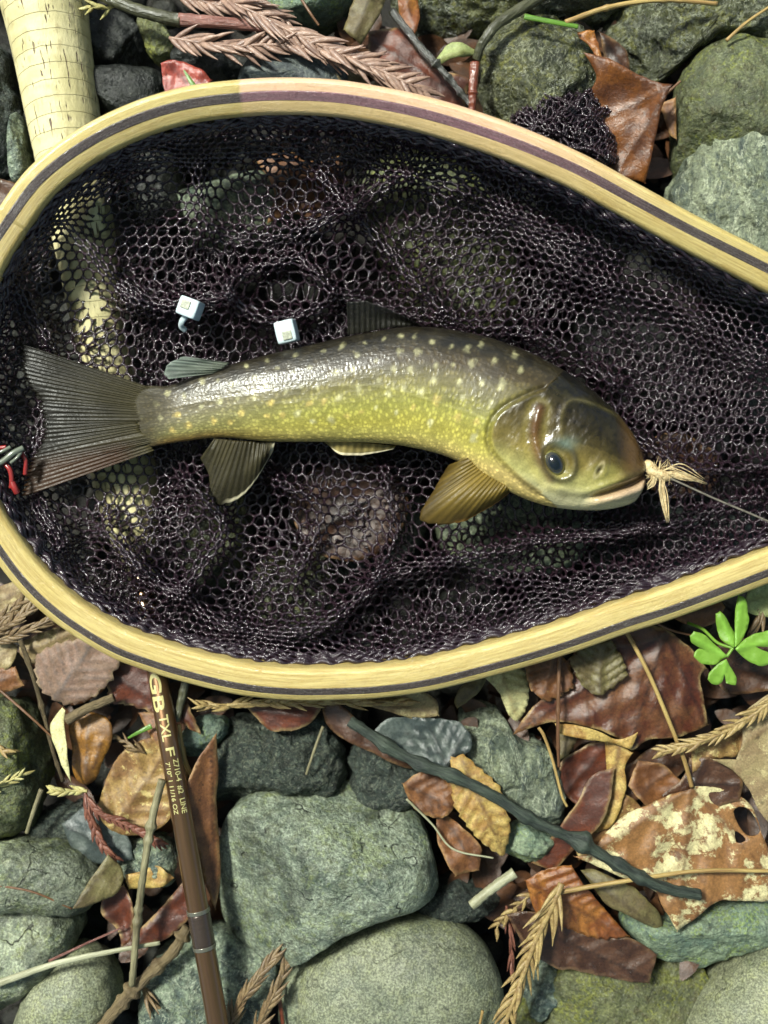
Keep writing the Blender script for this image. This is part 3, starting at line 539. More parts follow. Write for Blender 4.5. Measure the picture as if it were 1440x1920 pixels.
def build_litter():
    rs = np.random.RandomState(21); parts = []
    zones = [P('780,1290 1460,1190 1480,1700 1250,1830 960,1760 820,1640 860,1500'), P('-40,1080 120,1150 330,1270 420,1330 400,1740 230,1780 190,1560 80,1500 -40,1320'), P('640,20 900,60 900,220 620,160'), P('1080,80 1280,150 1270,380 1120,300')]
    zp = [.55, .27, .09, .09]; t = np.linspace(0, 1, 9); g = np.stack(np.meshgrid(t, np.linspace(-1, 1, 5), indexing='ij'), -1)
    for k in range(520):
        z = zones[rs.choice(4, p=zp)]; lo, hi = z.min(0), z.max(0); c = rs.uniform(lo, hi)
        if not inside(c[None], z)[0]: continue
        L, wd, a = rs.uniform(50, 120), rs.uniform(14, 30), rs.uniform(0, 6.28); wprof = np.sin(math.pi * np.clip(g[..., 0], .02, .98)) ** .7
        x = (g[..., 0] - .5) * L; y = g[..., 1] * wd * wprof; x0, y0 = x * math.cos(a) - y * math.sin(a), x * math.sin(a) + y * math.cos(a)
        h = rs.uniform(-40, 62) + rs.uniform(-.5, .5) * x + rs.uniform(-.6, .6) * y + rs.uniform(-.02, .03) * y ** 2 + 5 * vnoise(np.stack([x, y], -1) / 25.0 + k, k)
        C = W(c[0], c[1], 0); V = C + np.stack([x0 * S, -y0 * S, h * S], -1).reshape(-1, 3); F = grid_faces(9, 5, False); parts.append((np.concatenate([V, V - [0, 0, 1.5 * S]]), np.concatenate([F[:, ::-1], F + 45]), None))
    V, F, uv = join(parts); mk('leaf_litter', V, F, leaf_mat('leaf_litter_brown', (84, 54, 32), (58, 38, 24), (110, 82, 50), .25, .4, (44, 28, 18), 60, .2), label='brown rotting leaf litter packed in the hollows between the leaves', cat='leaf litter', kind='stuff', attrs={'vein': np.zeros(len(V)), 'edge': np.zeros(len(V))})
build_litter()

# ------------------------------------------------------------------ twigs and stems
TM = {
 'black': plain_mat('twig_black', (34, 42, 36), (60, 70, 58), 9, .65, 4, 0, True),
 'tan':   plain_mat('stem_tan', (176, 152, 92), (136, 106, 62), 20, .45, 1, 0, True),
 'grey':  plain_mat('twig_grey', (136, 130, 98), (92, 84, 60), 18, .55, 2, 0, True),
 'white': plain_mat('stem_white', (172, 172, 142), (132, 130, 100), 20, .5, 1, 0, True),
 'bark':  plain_mat('twig_bark', (120, 104, 72), (84, 70, 46), 12, .7, 4, 0, True),
 'brown': plain_mat('stem_brown', (112, 78, 50), (84, 56, 36), 16, .45, 1, 0, True),
 'green': plain_mat('blade_green', (96, 136, 48), (78, 116, 38), 20, .35, 1, .1, True),
 'dark':  plain_mat('twig_wet_black', (30, 30, 26), (56, 56, 46), 12, .3, 3, .5, True),
 'red':   plain_mat('twig_red_brown', (96, 44, 26), (120, 62, 40), 14, .3, 2, .5, True),
 'olive': plain_mat('twig_olive', (78, 78, 54), (52, 52, 36), 14, .4, 3, .3, True),
 'rosy':  plain_mat('stem_rosy_branch_pink_lit', (150, 104, 92), (116, 72, 62), 9, .4, 4, .3, True),
}
def twig(label, mat, pts, wid, name='twig', knots=0, noise=.12, group='twigs and stems lying on the stones', taper=(1, .75), flat=1.0, cat='twig', sides=10):
    p = P(pts); n = max(40, int(14 * len(p)))
    q = catmull(p, n); t = np.linspace(0, 1, n); X = W(q[:, 0], q[:, 1], q[:, 2])
    r = wid / 2 * (taper[0] + (taper[1] - taper[0]) * t); rs = np.random.RandomState(int(p[0, 0] + p[0, 1]) % 9999)
    for k in range(knots): r = r * (1 + 0.4 * np.exp(-((t - rs.uniform(.05, .95)) / 0.018) ** 2))
    V, F, uv = tube(X, r * S, max(sides, 14) if wid > 13 else sides, flat, noise, wid * .9, rs.randint(99))
    if wid > 13:
        ctr_ = np.concatenate([np.repeat(X, (len(V) - 2) // n, 0), X[:1], X[-1:]]); V = ctr_ + (V - ctr_) * (1 + .16 * fbm(V / (S * 5.0), 3, 2))[:, None]
    o = mk(name, V, F, TM[mat], label=label, cat=cat, group=group, uv=uv)
    return o
twig('long blackish twig slanting across the lower right leaves', 'black', '655,1352,140 700,1380,146 770,1425,158 850,1455,168 930,1495,174 1000,1540,176 1080,1575,178 1140,1610,182 1200,1645,186 1260,1668,184 1312,1679,180', 22, knots=9, noise=.3, taper=(.95, .9))
twig('straight pale stem crossing the bleached maple leaf', 'tan', '1040,1675,160 1120,1660,166 1210,1646,172 1300,1634,172 1380,1632,172 1470,1634,170', 9, 'stem', taper=(1, .8), noise=.05)
twig('pale jointed twig standing left of the rod', 'grey', '304,1462,165 288,1525,168 276,1590,170 263,1680,166 256,1750,160 247,1848,150', 15, knots=5, taper=(1, .85))
twig('mossy green-grey twig emerging beside the rod below the hoop', 'olive', '352,1262,120 342,1305,124 330,1352,128', 18)
twig('short cream stem right of the rod with a dark end', 'tan', '334,1358,128 340,1400,130 352,1440,126 372,1466,122', 11, 'stem')
twig('flat whitish stem crossing the lower left stones', 'white', '-20,1850,150 100,1808,156 200,1786,150 300,1768,140', 13, 'stem', taper=(1.1, .6), flat=.6)
twig('lumpy lichen-flecked twig at the lower left under the rod', 'bark', '180,1940,120 235,1872,130 275,1830,132 320,1790,130 352,1738,128', 25, knots=7, noise=.4)
twig('thin dark stem lying across the oval stone at left', 'brown', '-20,1658,150 60,1672,158 135,1704,138', 4.5, 'stem')
twig('thin pinkish stem above the lower left oblong stone', 'rosy', '92,1802,125 160,1770,125 232,1738,120', 5.5, 'stem')
twig('short grey stick in the hollow left of the reddish sprig', 'grey', '78,1480,110 62,1525,110 50,1562,106', 10, 'stick')
twig('long thin twig running down beside the ochre leaf', 'bark', '38,1200,130 64,1274,128 84,1347,126 97,1400,124 118,1465,116', 9, knots=4)
twig('thin brown stem crossing the long thin twig at left', 'brown', '0,1294,120 55,1342,134 104,1388,130', 5.5, 'stem')
twig('thin upright brown stem between ribbed leaves', 'brown', '1049,1222,158 1047,1300,164 1046,1380,160 1048,1438,150', 8, 'stem', knots=3)
twig('tan leaf stalk crossing the maroon maple leaf', 'tan', '1172,1180,156 1210,1250,166 1243,1325,166 1274,1402,160 1286,1435,156 1297,1475,152', 9, 'stem', taper=(.9, .9), noise=.05)
twig('yellow bent stalk on the craggy rock', 'tan', '1010,1364,150 1020,1380,152 1036,1425,150 1053,1490,148 1063,1512,144', 6.5, 'stem')
twig('short pale cut stick pointing into the amber leaf', 'white', '884,1698,125 920,1668,126 965,1636,124', 19, 'stick', taper=(1, 1), noise=.08)
twig('wiry white stem left of the yellow scalloped leaf', 'white', '762,1498,128 810,1545,124 850,1592,120 925,1609,116', 4.5, 'stem')
twig('wet black twig leaning against the top of the hoop', 'dark', '735,20,120 790,90,132 840,145,140 884,198,146', 15, knots=4, noise=.25)
twig('red-brown stub standing against the hoop top', 'red', '890,118,150 887,165,150 885,212,145', 19, 'stub', knots=1)
twig('curved olive twig hugging the round wet stone', 'olive', '1020,-10,150 940,40,158 905,80,154 893,112,140', 22, taper=(1, .7), noise=.2)
twig('thin tan stick along the top right edge', 'tan', '1060,42,170 1140,14,176 1240,0,178 1345,7,176', 10, 'stick', knots=3)
twig('thin straight stem on the top right rock', 'tan', '1362,76,172 1400,42,176 1450,8,176', 7, 'stem')
twig('bright green grass stub by the round wet stone', 'green', '983,31,172 1030,40,174 1084,50,170', 11, 'grass', cat='grass', noise=.04, flat=.5)
twig('small wiry stem at the top edge in front of the pale stone', 'brown', '560,-10,150 580,22,154 598,48,150', 6, 'stem')
twig('thin stick dangling into the dark hollow below the hoop', 'grey', '606,1362,118 590,1405,118 574,1452,116', 6.5, 'stick')
twig('thin leaf stalk of the brown curled leaf', 'brown', '1240,182,146 1258,168,150 1276,152,152', 6, 'stem')
twig('fine stalk lying beside the seedling', 'brown', '1222,1164,142 1260,1182,142 1300,1192,140', 5, 'stem')
twig('rusty stem at the bottom left of the rounded stone', 'red', '520,1850,90 528,1900,90 536,1960,90', 9, 'stem')
twig('orange sliver of stem on the rounded speckled stone', 'tan', '905,1895,152 898,1930,150', 6, 'stem')
twig('small green blade left of the rod', 'green', '240,1384,120 262,1372,124 284,1361,122', 11, 'grass', cat='grass', taper=(.4, 1), flat=.3)
twig('bright green blade lying on the wet red leaf', 'green', '345,132,150 356,150,152 370,172,152', 12, 'grass', cat='grass', taper=(.3, 1), flat=.3)
twig('thick rolled leaf stalk above the ochre leaf', 'beige' if 'beige' in TM else 'bark', '126,1350,146 165,1328,150 214,1308,148', 20, 'stem', taper=(1, .8))

# ------------------------------------------------------------------ dry cedar sprigs
NM = {
 'tan': plain_mat('needle_tan', (166, 144, 92), (128, 104, 64), 20, .5, 1),
 'brown': plain_mat('needle_brown', (126, 106, 74), (98, 78, 54), 20, .5, 1),
 'rosy': plain_mat('needle_pink_lit', (160, 130, 112), (122, 96, 84), 24, .45, 1, .15),  # pink light at the top put into the needle colour
 'red': plain_mat('needle_red', (124, 78, 60), (96, 56, 44), 20, .5, 1),
 'pale': plain_mat('needle_pale', (176, 170, 112), (150, 138, 84), 20, .5, 1),
}
def needle(base, d, up, L, w_, bend):
    t = np.linspace(0, 1, 6); d = d / np.linalg.norm(d)
    c = base + (t[:, None] * d + (bend * t ** 2)[:, None] * up) * L
    r = w_ / 2 * np.array([.75, 1, .95, .75, .45, .1])
    return tube(c, r, 5, 0.6, caps=False)
def sprig(label, mat, pts, L, w_=7, ang=38, step=9, stem=6, branch=None, seed=0, bend=.15):
    p = P(pts); n = 60; q = catmull(p, n); X = W(q[:, 0], q[:, 1], q[:, 2]); rs = np.random.RandomState(seed + 50)
    X[:, 2] += S * 4 * np.sin(np.linspace(0, 9, n) + seed)
    t = thing('cedar_sprig', label, 'cedar sprig', X.mean(0) * np.array([1, 1, 0]) + np.array([0, 0, X[:, 2].min()]), 'dry cedar sprigs scattered on the stones')
    V, F, uv = tube(X, stem / 2 * S * np.linspace(1, .6, n), 7, noise=.15, nsc=8); mk('stem', V, F, NM[mat], t, uv=uv)
    D = np.concatenate([[0], np.cumsum(np.linalg.norm(np.diff(X, axis=0), axis=1))]); tot = D[-1] / S; k = 0; u = 4.0
    while u < tot:
        b = np.array([np.interp(u * S, D, X[:, i]) for i in range(3)]); i = min(int(u / tot * (n - 1)), n - 2); T = X[i + 1] - X[i]; T /= np.linalg.norm(T)
        az = (k % 2) * math.pi + rs.uniform(-1.0, 1.0); side = np.cross(T, [0, 0, 1.0]); side /= np.linalg.norm(side); up = np.cross(side, T)
        rad = side * math.cos(az) * 1.0 + up * math.sin(az) * .55
        a = math.radians(ang + rs.uniform(-9, 9)); d = T * math.cos(a) + rad * math.sin(a)
        ll = L * rs.uniform(.75, 1.15) * (1 - 0.25 * (u / tot))
        V, F, uv = needle(b, d, -rad, ll * S, w_ * 1.35 * S * rs.uniform(.8, 1.15), bend + rs.uniform(-.08, .12))
        mk('needle', V, F, NM[mat], t, uv=uv); k += 1; u += step * rs.uniform(.7, 1.2)
    return t
sprig('long pale cedar sprig hanging down right of the rounded stone', 'tan', '1052,1655,168 1035,1700,172 1005,1765,170 980,1830,164 955,1895,158 938,1950,152', 74, 8, 36, 10, 13, seed=1)
sprig('tan cedar sprig reaching in from the right edge over the beige leaf', 'tan', '1470,1292,182 1400,1350,184 1345,1378,182 1285,1398,178 1240,1412,172', 42, 7, 32, 7, 8, seed=2)
sprig('upper brown cedar sprig at the left edge against the hoop', 'brown', '-30,1195,130 20,1168,134 60,1140,136 78,1112,132', 44, 7, 30, 8, 6, seed=3)
sprig('middle brown cedar sprig at the left edge against the hoop', 'brown', '-20,1205,124 50,1182,130 100,1160,134 130,1150,130', 44, 7, 30, 8, 6, seed=4)
sprig('short cedar sprig at the left edge next to the pleated leaf', 'brown', '-20,1168,118 15,1150,122 45,1122,124', 40, 7, 30, 9, 6, seed=5)
sprig('reddish cedar sprig pointing right beside the pale twig', 'red', '158,1485,130 180,1520,132 230,1545,134 275,1568,132 305,1582,128', 30, 7, 34, 7, 7, seed=6)
sprig('reddish cedar sprig drooping down beside the violet grey leaf', 'red', '160,1495,126 172,1540,124 190,1580,120 218,1612,116', 34, 8, 30, 8, 7, seed=7)
sprig('small pale cedar tip left of the crumpled tan leaf', 'pale', '165,1482,134 130,1484,136 92,1482,132', 28, 7, 32, 8, 6, seed=8)
sprig('braided cedar sprig right of the rod at the bottom', 'brown', '420,1960,110 445,1890,124 480,1838,130 515,1795,128', 54, 7, 26, 8, 7, seed=9)
sprig('second braided cedar sprig left of the rounded speckled stone', 'brown', '470,1960,106 500,1890,120 525,1840,122 545,1790,118', 54, 7, 26, 8, 7, seed=10)
sprig('grey-tan cedar sprig left of the rod at the bottom edge', 'brown', '265,1845,108 285,1880,112 310,1940,112', 50, 7, 26, 9, 7, seed=11)
sprig('pink-lit cedar spray across the top over the blue-black slate', 'rosy', '400,-10,150 470,22,166 540,58,176 620,92,182 700,125,182 760,155,178 800,175,172', 80, 9, 34, 8, 8, seed=12)
sprig('pink-lit cedar spray below the pink-lit branch end at the top', 'rosy', '318,72,150 380,82,160 440,86,166 510,82,172 580,92,174 660,112,172 740,135,168', 62, 9, 40, 8, 7, seed=13)
sprig('pink-lit cedar tip at the top edge above the branch', 'rosy', '330,-12,150 400,6,158 470,10,162 540,40,164', 64, 9, 34, 8, 7, seed=14)
sprig('yellowish cedar tip beside the cork grip at the top', 'pale', '215,12,130 190,14,134 160,12,130', 34, 7, 30, 9, 6, seed=15)
sprig('tan cedar sprig tucked under the bottom of the hoop', 'tan', '425,1322,142 500,1318,146 570,1317,146 640,1316,142 700,1312,138', 38, 7, 30, 8, 7, seed=16)
sprig('tan cedar needles under the hoop beside the folded leaf', 'tan', '640,1316,136 700,1318,138 770,1318,136', 50, 8, 16, 11, 7, seed=17)
sprig('yellow cedar tip right of the rod lettering', 'tan', '440,1325,128 410,1325,130 372,1322,126', 38, 6, 30, 9, 6, seed=18)
sprig('pale cedar tip at the left edge on the mossy stone', 'pale', '-20,1480,142 10,1468,144 45,1450,140', 30, 6, 36, 9, 5, seed=19)
sprig('tan cedar tip at the left edge beside the thin brown stem', 'tan', '-20,1385,138 0,1405,140 20,1412,136', 28, 7, 30, 8, 6, seed=20)
sprig('brown cedar sprig at the right edge behind the seedling', 'brown', '1450,1085,118 1430,1140,120 1410,1195,116', 46, 9, 22, 9, 8, seed=21)
sprig('loose dark cedar needles left of the amber leaf', 'tan', '1020,1665,108 980,1690,104 945,1720,98 930,1745,92', 36, 7, 44, 12, 4, seed=22)
sprig('cedar needles below the wet dark brown leaf', 'red', '950,1700,86 958,1760,84 960,1820,80', 44, 5, 20, 9, 5, seed=23)
sprig('small cedar tip in the gap left of the rod', 'brown', '270,1412,112 240,1395,112 212,1380,108', 30, 6, 32, 9, 5, seed=24)
b = twig('dark cedar branch with a pink-lit end at the top left', 'olive', '170,-20,140 230,8,150 290,28,156 340,38,158', 24, 'branch', cat='branch', taper=(.9, 1), noise=.2)
p_ = catmull(P('336,37,158 420,43,160 500,52,160 530,60,158'), 24); V, F, uv = tube(W(p_[:, 0], p_[:, 1], p_[:, 2]), 12 * S * np.linspace(1, .7, 24), 12, noise=.12, nsc=10)
mk('pink_lit_end', V, F, TM['rosy'], b, uv=uv)  # pink light patch put into the colour of the branch end

# ------------------------------------------------------------------ green seedling
def build_seedling():
    m = M('seedling_leaf'); v = m.coord(); c = m.mix(m.noise(v, 30, 3), lin(134, 176, 66), lin(112, 156, 52)); c = m.mix(m.math('MULTIPLY', m.attr('vein'), .5), c, lin(150, 205, 80))
    m.fin(c, .42, m.bump(m.noise(v, 9, 3), 1.5)); tr = m.n('ShaderNodeBsdfTranslucent'); m.l(c, tr.inputs[0]); ms = m.n('ShaderNodeMixShader'); ms.inputs[0].default_value = .25
    m.l(m.b.outputs[0], ms.inputs[1]); m.l(tr.outputs[0], ms.inputs[2]); m.l(ms.outputs[0], m.out.inputs[0])
    t = thing('seedling', 'bright green seedling with lobed leaves beside the hoop', 'seedling', W(1372, 1220, 120))
    L = [('1374,1214 1352,1200 1343,1172 1342,1150 1350,1146 1362,1160 1378,1190', (1374,1214,1350,1155)),
         ('1376,1212 1378,1180 1379,1140 1384,1116 1396,1122 1403,1150 1402,1178 1388,1204', (1376,1212,1390,1125)),
         ('1376,1216 1400,1196 1430,1184 1470,1182 1475,1202 1450,1212 1415,1212 1446,1226 1456,1240 1430,1248 1405,1240 1386,1226', (1376,1216,1460,1195)),
         ('1362,1230 1340,1246 1318,1244 1300,1232 1303,1222 1312,1216 1326,1222 1298,1206 1292,1192 1300,1183 1318,1188 1338,1205 1352,1218', (1362,1230,1300,1195)),
         ('1360,1236 1372,1255 1381,1272 1378,1284 1362,1281 1357,1262 1353,1280 1338,1284 1326,1274 1330,1262 1345,1246', (1360,1236,1355,1275))]
    for k, (poly, rib) in enumerate(L):
        o = leaf('leaflet', None, m.m, 196 + 3 * k, poly, [rib], seed=80 + k, cat=None, group=None, cup=.15, wav=3, spacing=5)
        o.parent = t; o.location = Vector(ORG[o.name] - ORG[t.name]); ORG[o.name] = ORG[o.name]
    for a in ('1374,1215,198 1362,1232,198', '1374,1215,197 1345,1205,180 1318,1180,150 1290,1168,120'):
        p = catmull(P(a), 20); V, F, uv = tube(W(p[:, 0], p[:, 1], p[:, 2]), 3 * S, 8); mk('stalk', V, F, m.m, t, uv=uv, attrs={'vein': np.zeros(len(V))})
build_seedling()

# ------------------------------------------------------------------ landing net
OUT = catmull(P('0,395 60,315 150,245 250,195 350,165 450,152 530,148 620,151 700,162 800,183 900,213 1000,250 1100,295 1200,350 1300,405 1440,477 1600,560 1750,650 1850,735 1880,800 1850,880 1740,960 1600,1030 1440,1092 1270,1155 1170,1187 1070,1222 970,1252 820,1290 720,1305 650,1309 550,1310 450,1300 350,1277 280,1256 215,1232 150,1195 100,1160 50,1115 0,1055 -55,970 -95,860 -105,740 -95,620 -55,490'), 900, True)
OUT = resample(OUT, 720, True)
def hoop_h(py): return 208 + (1300 - np.asarray(py, float)) / 1150 * 44
tg = np.roll(OUT, -1, 0) - np.roll(OUT, 1, 0); tg /= np.linalg.norm(tg, axis=1)[:, None]; INW = np.stack([-tg[:, 1], tg[:, 0]], -1)
for _ in range(12): INW = (np.roll(INW, 1, 0) + INW * 2 + np.roll(INW, -1, 0)) / 4
INW /= np.linalg.norm(INW, axis=1)[:, None]
if not inside((OUT + INW * 20)[:1], OUT)[0]: INW = -INW
INNER = OUT + INW * 66
net = thing('landing_net', 'wooden-hooped landing net with dark mesh bag holding the fish', 'landing net', W(700, 750, 100))
def wood(name, ca, cb, cr, rough, coat, bmp=1.5):
    m = M(name); u = m.uv(1, 1); g = m.sc(u, 0.018, 0.5, 1); g2 = m.sc(u, 0.09, 2.2, 1)
    n1 = m.noise(g, 1.6, 6, .62, .4); n2 = m.noise(g2, 1.2, 4, .6, .2); n3 = m.noise(m.sc(u, .25, .6, 1), 1.5, 3)
    c = m.mix(m.ramp(n1, .35, .65), lin(*ca), lin(*cb)); c = m.mix(m.math('MULTIPLY', m.ramp(n2, .5, .75), .4), c, m.mix(.5, lin(*cb), lin(70, 52, 26)))
    c = m.mix(m.attr('rosy'), c, m.mix(m.ramp(n1, .35, .65), lin(*cr), m.mix(.45, lin(*cr), lin(*cb))))  # mixes the pink light patch into the wood colour
    b = m.bump(n2, bmp); b = m.bump(n3, bmp * .6, .6, b); b = m.bump(m.noise(m.coord(False), 7, 3, .6), bmp * .8, .6, b)
    return m.fin(c, m.ramp(n3, .3, .7, rough - .08, rough + .1), b, .5, coat=coat, coat_rough=.12)
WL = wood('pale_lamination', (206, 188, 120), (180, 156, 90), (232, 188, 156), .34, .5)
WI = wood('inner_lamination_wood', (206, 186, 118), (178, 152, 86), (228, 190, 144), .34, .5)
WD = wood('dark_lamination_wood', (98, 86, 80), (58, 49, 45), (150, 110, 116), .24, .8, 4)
def lamination(name, lo, hi, mat, outer=False, inner=False, proud=0.0):
    f = np.clip((OUT[:, 1] - 150) / 1150, 0, 1); a0 = lo[0] + (lo[1] - lo[0]) * f; a1 = hi[0] + (hi[1] - hi[0]) * f
    roll = np.radians(-20 + 31 * f); n = len(OUT); hh = hoop_h(OUT[:, 1]); ctr = W(OUT[:, 0] + INW[:, 0] * 33, OUT[:, 1] + INW[:, 1] * 33, hh)
    inw = np.stack([INW[:, 0], -INW[:, 1], np.zeros(n)], -1); z = np.array([0, 0, 1.0])
    ax = inw * np.cos(roll)[:, None] + z * np.sin(roll)[:, None]; up = -inw * np.sin(roll)[:, None] + z * np.cos(roll)[:, None]
    hb = 30 + proud; r = 9
    prof = []
    def corner(sx, sy, rounded):
        if not rounded: prof.append((sx, sy * hb, 0)); return
        for k in range(5):
            t = k / 4 * math.pi / 2
            if (sx > 0) == (sy > 0): ca, sa = math.cos(t), math.sin(t)
            else: ca, sa = math.sin(t), math.cos(t)
            prof.append((sx, sy * (hb - r + r * sa), -sx * (r - r * ca)))
    corner(1, -1, inner)
    for y in (-.6, 0, .6): prof.append((1, y * (hb - r), 0))
    corner(1, 1, inner)
    if not inner: prof.append((1, hb, -1.5))
    if not outer: prof.append((-1, hb, 1.5))
    corner(-1, 1, outer)
    for y in (.6, 0, -.6): prof.append((-1, y * (hb - r), 0))
    corner(-1, -1, outer)
    mid, half = (a0 + a1) / 2, (a1 - a0) / 2; V = []
    for sx, y, dx in prof:
        a = mid + half * sx + dx; V.append(ctr + ax * (a * S)[:, None] + up * ((y - (8 * (a / 31.0) ** 2 if y > 0 else 0 * a)) * S)[:, None])
    V = np.stack(V, 1); m_ = len(prof); per = np.concatenate([[0], np.cumsum([math.hypot((prof[k + 1][0] - prof[k][0]) * 10, prof[k + 1][1] - prof[k][1]) for k in range(m_ - 1)])])
    L = np.concatenate([[0], np.cumsum(np.linalg.norm(np.diff(OUT, axis=0), axis=1))])
    uv = np.stack(np.broadcast_arrays(L[:, None], per[None]), -1).reshape(-1, 2)
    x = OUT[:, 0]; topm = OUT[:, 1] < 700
    rosy = np.where(topm & (x > 452), 1 - smooth(900, 1330, x), 0) * (0.5 if inner else 1.0)  # patch of pink light on the top arc, painted into the wood
    F = grid_faces(n, m_, True, True)
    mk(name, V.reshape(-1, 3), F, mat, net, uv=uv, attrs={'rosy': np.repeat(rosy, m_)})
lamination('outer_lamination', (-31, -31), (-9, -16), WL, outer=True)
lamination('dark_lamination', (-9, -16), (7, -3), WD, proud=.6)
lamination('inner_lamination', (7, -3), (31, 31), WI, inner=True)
V, F, uv = tube(W([1860, 1960, 2080, 2200], [800, 800, 800, 800], [230, 226, 222, 220]), np.array([44, 40, 50, 34]) * S, 20)
mk('handle', V, F, WL, net, uv=uv, attrs={'rosy': np.zeros(len(V))})

# fish silhouette (for the lie of the bag)
SPINE = P('218,783,60 250,783,60 285,780,57 330,775,54 410,757,64 500,748,80 600,737,92 700,727,104 780,726,113 860,740,117 930,766,121 990,800,124 1050,834,119 1105,862,103 1150,884,80 1185,898,54 1209,904,26')
FISH_POLY = np.concatenate([SPINE[:, :2] - np.stack([0 * SPINE[:, 2], SPINE[:, 2]], -1), (SPINE[:, :2] + np.stack([0 * SPINE[:, 2], SPINE[:, 2]], -1))[::-1]])
FOLDS = [ # polyline, height, width
 ('370,320 395,420 500,445 640,395 760,330', 32, 26), ('600,330 700,440 770,520 890,650', 52, 22), ('950,420 1100,520 1290,590 1480,720', 30, 34),
 ('1160,800 1240,850 1300,882 1480,868', 55, 16), ('200,1000 300,1100 440,1180 600,1175 740,1075 980,1020 1200,980', 48, 24),
 ('350,900 420,990 350,1100', 38, 20), ('720,880 740,1000 700,1080', 36, 16), ('20,520 95,690 60,900 120,1020', 40, 26), ('120,420 260,560 420,560', 40, 30),
 ('560,480 620,560 500,600 430,530 560,480', 40, 20), ('520,900 600,960 560,1080', 34, 18), ('830,1060 1000,1090 1200,1070', 26, 24), ('1000,1010 1200,1000 1420,930', 34, 20),
 ('660,560 800,600 1000,630 1150,720', 26, 18), ('220,320 340,300 600,290 900,370 1150,480', 26, 22),
]
FOLDS = [(catmull(P(a), 24), b * 1.4, c) for a, b, c in FOLDS]
def bag_h(q, seed=0, lift=0.0):
    d, _, _ = polydist(q, INNER[::4], True); ins = inside(q, INNER); d = np.where(ins, d, 0)
    rim = hoop_h(q[:, 1]) - 12; floor = 92 + lift + 34 * fbm(q / 120.0, 21 + seed, 2) + 26 * fbm(q / 48.0, 31 + seed, 2) * (1 - .6 * smooth(800, 1050, q[:, 0]))
    for pl, hh, ww in FOLDS:
        dd, _, _ = polydist(q, pl); floor = floor + hh * np.exp(-(dd / ww) ** 2)
    h = floor + (rim - floor) * np.exp(-(d / 34.0) ** 1.3)
    fd, _, _ = polydist(q, FISH_POLY, True); fd = np.where(inside(q, FISH_POLY), -fd, fd)
    cap = 112 + np.clip(fd + 12, 0, 200) * 1.1
    tp = P('250,715 34,642 70,790 40,935 250,850'); fd, _, _ = polydist(q, tp, True); fd = np.where(inside(q, tp), -fd, fd); cap = np.minimum(cap, 128 + np.clip(fd - 4, 0, 200) * 2.5)
    return np.minimum(h, cap)
def rodcap(q, h):   # the bag rests on the rod under it
    return h
def warp(q, seed):
    q = q + 16 * np.stack([fbm(q / 170.0, 41 + seed, 2), fbm(q / 170.0, 51 + seed, 2)], -1) + 5 * np.stack([fbm(q / 40.0, 61 + seed, 2), fbm(q / 40.0, 71 + seed, 2)], -1)
    for pl, hh, ww in FOLDS:
        dd, nr, _ = polydist(q, pl); g = np.exp(-(dd / (ww * 2.2)) ** 2) * min(hh / 60.0, .9) * 0.55
        q = q + (nr - q) * g[:, None]
    return q
def hexnet(pitch, ang, box, seed):
    a = pitch; rows = []
    lat = {}; pts = []; edges = []
    x0, y0, x1, y1 = box; cx, cy = (x0 + x1) / 2, (y0 + y1) / 2; R = math.hypot(x1 - x0, y1 - y0) / 2 + 40; n = int(R / (a * .75)) + 2
    s = a / math.sqrt(3)
    def node(i, j, k):
        key = (i, j, k)
        if key not in lat:
            x = a * (i + 0.5 * (j % 2)); y = 1.5 * s * j + (0.5 * s if k else -0.5 * s)
            lat[key] = len(pts); pts.append((x, y))
        return lat[key]
    m = int(R / (1.5 * s)) + 2; n = int(R / a) + 2
    for j in range(-m, m + 1):
        for i in range(-n, n + 1):
            A, B = node(i, j, 0), node(i, j, 1); edges.append((A, B))
            if j % 2 == 0: u = ((i, j + 1), (i - 1, j + 1))
            else: u = ((i + 1, j + 1), (i, j + 1))
            for (ii, jj) in u:
                if jj <= m and abs(ii) <= n: edges.append((B, node(ii, jj, 0)))
    pts = np.array(pts); edges = np.array(edges); c, s_ = math.cos(ang), math.sin(ang)
    pts = pts @ np.array([[c, s_], [-s_, c]]) + np.array([cx, cy])
    return pts, edges
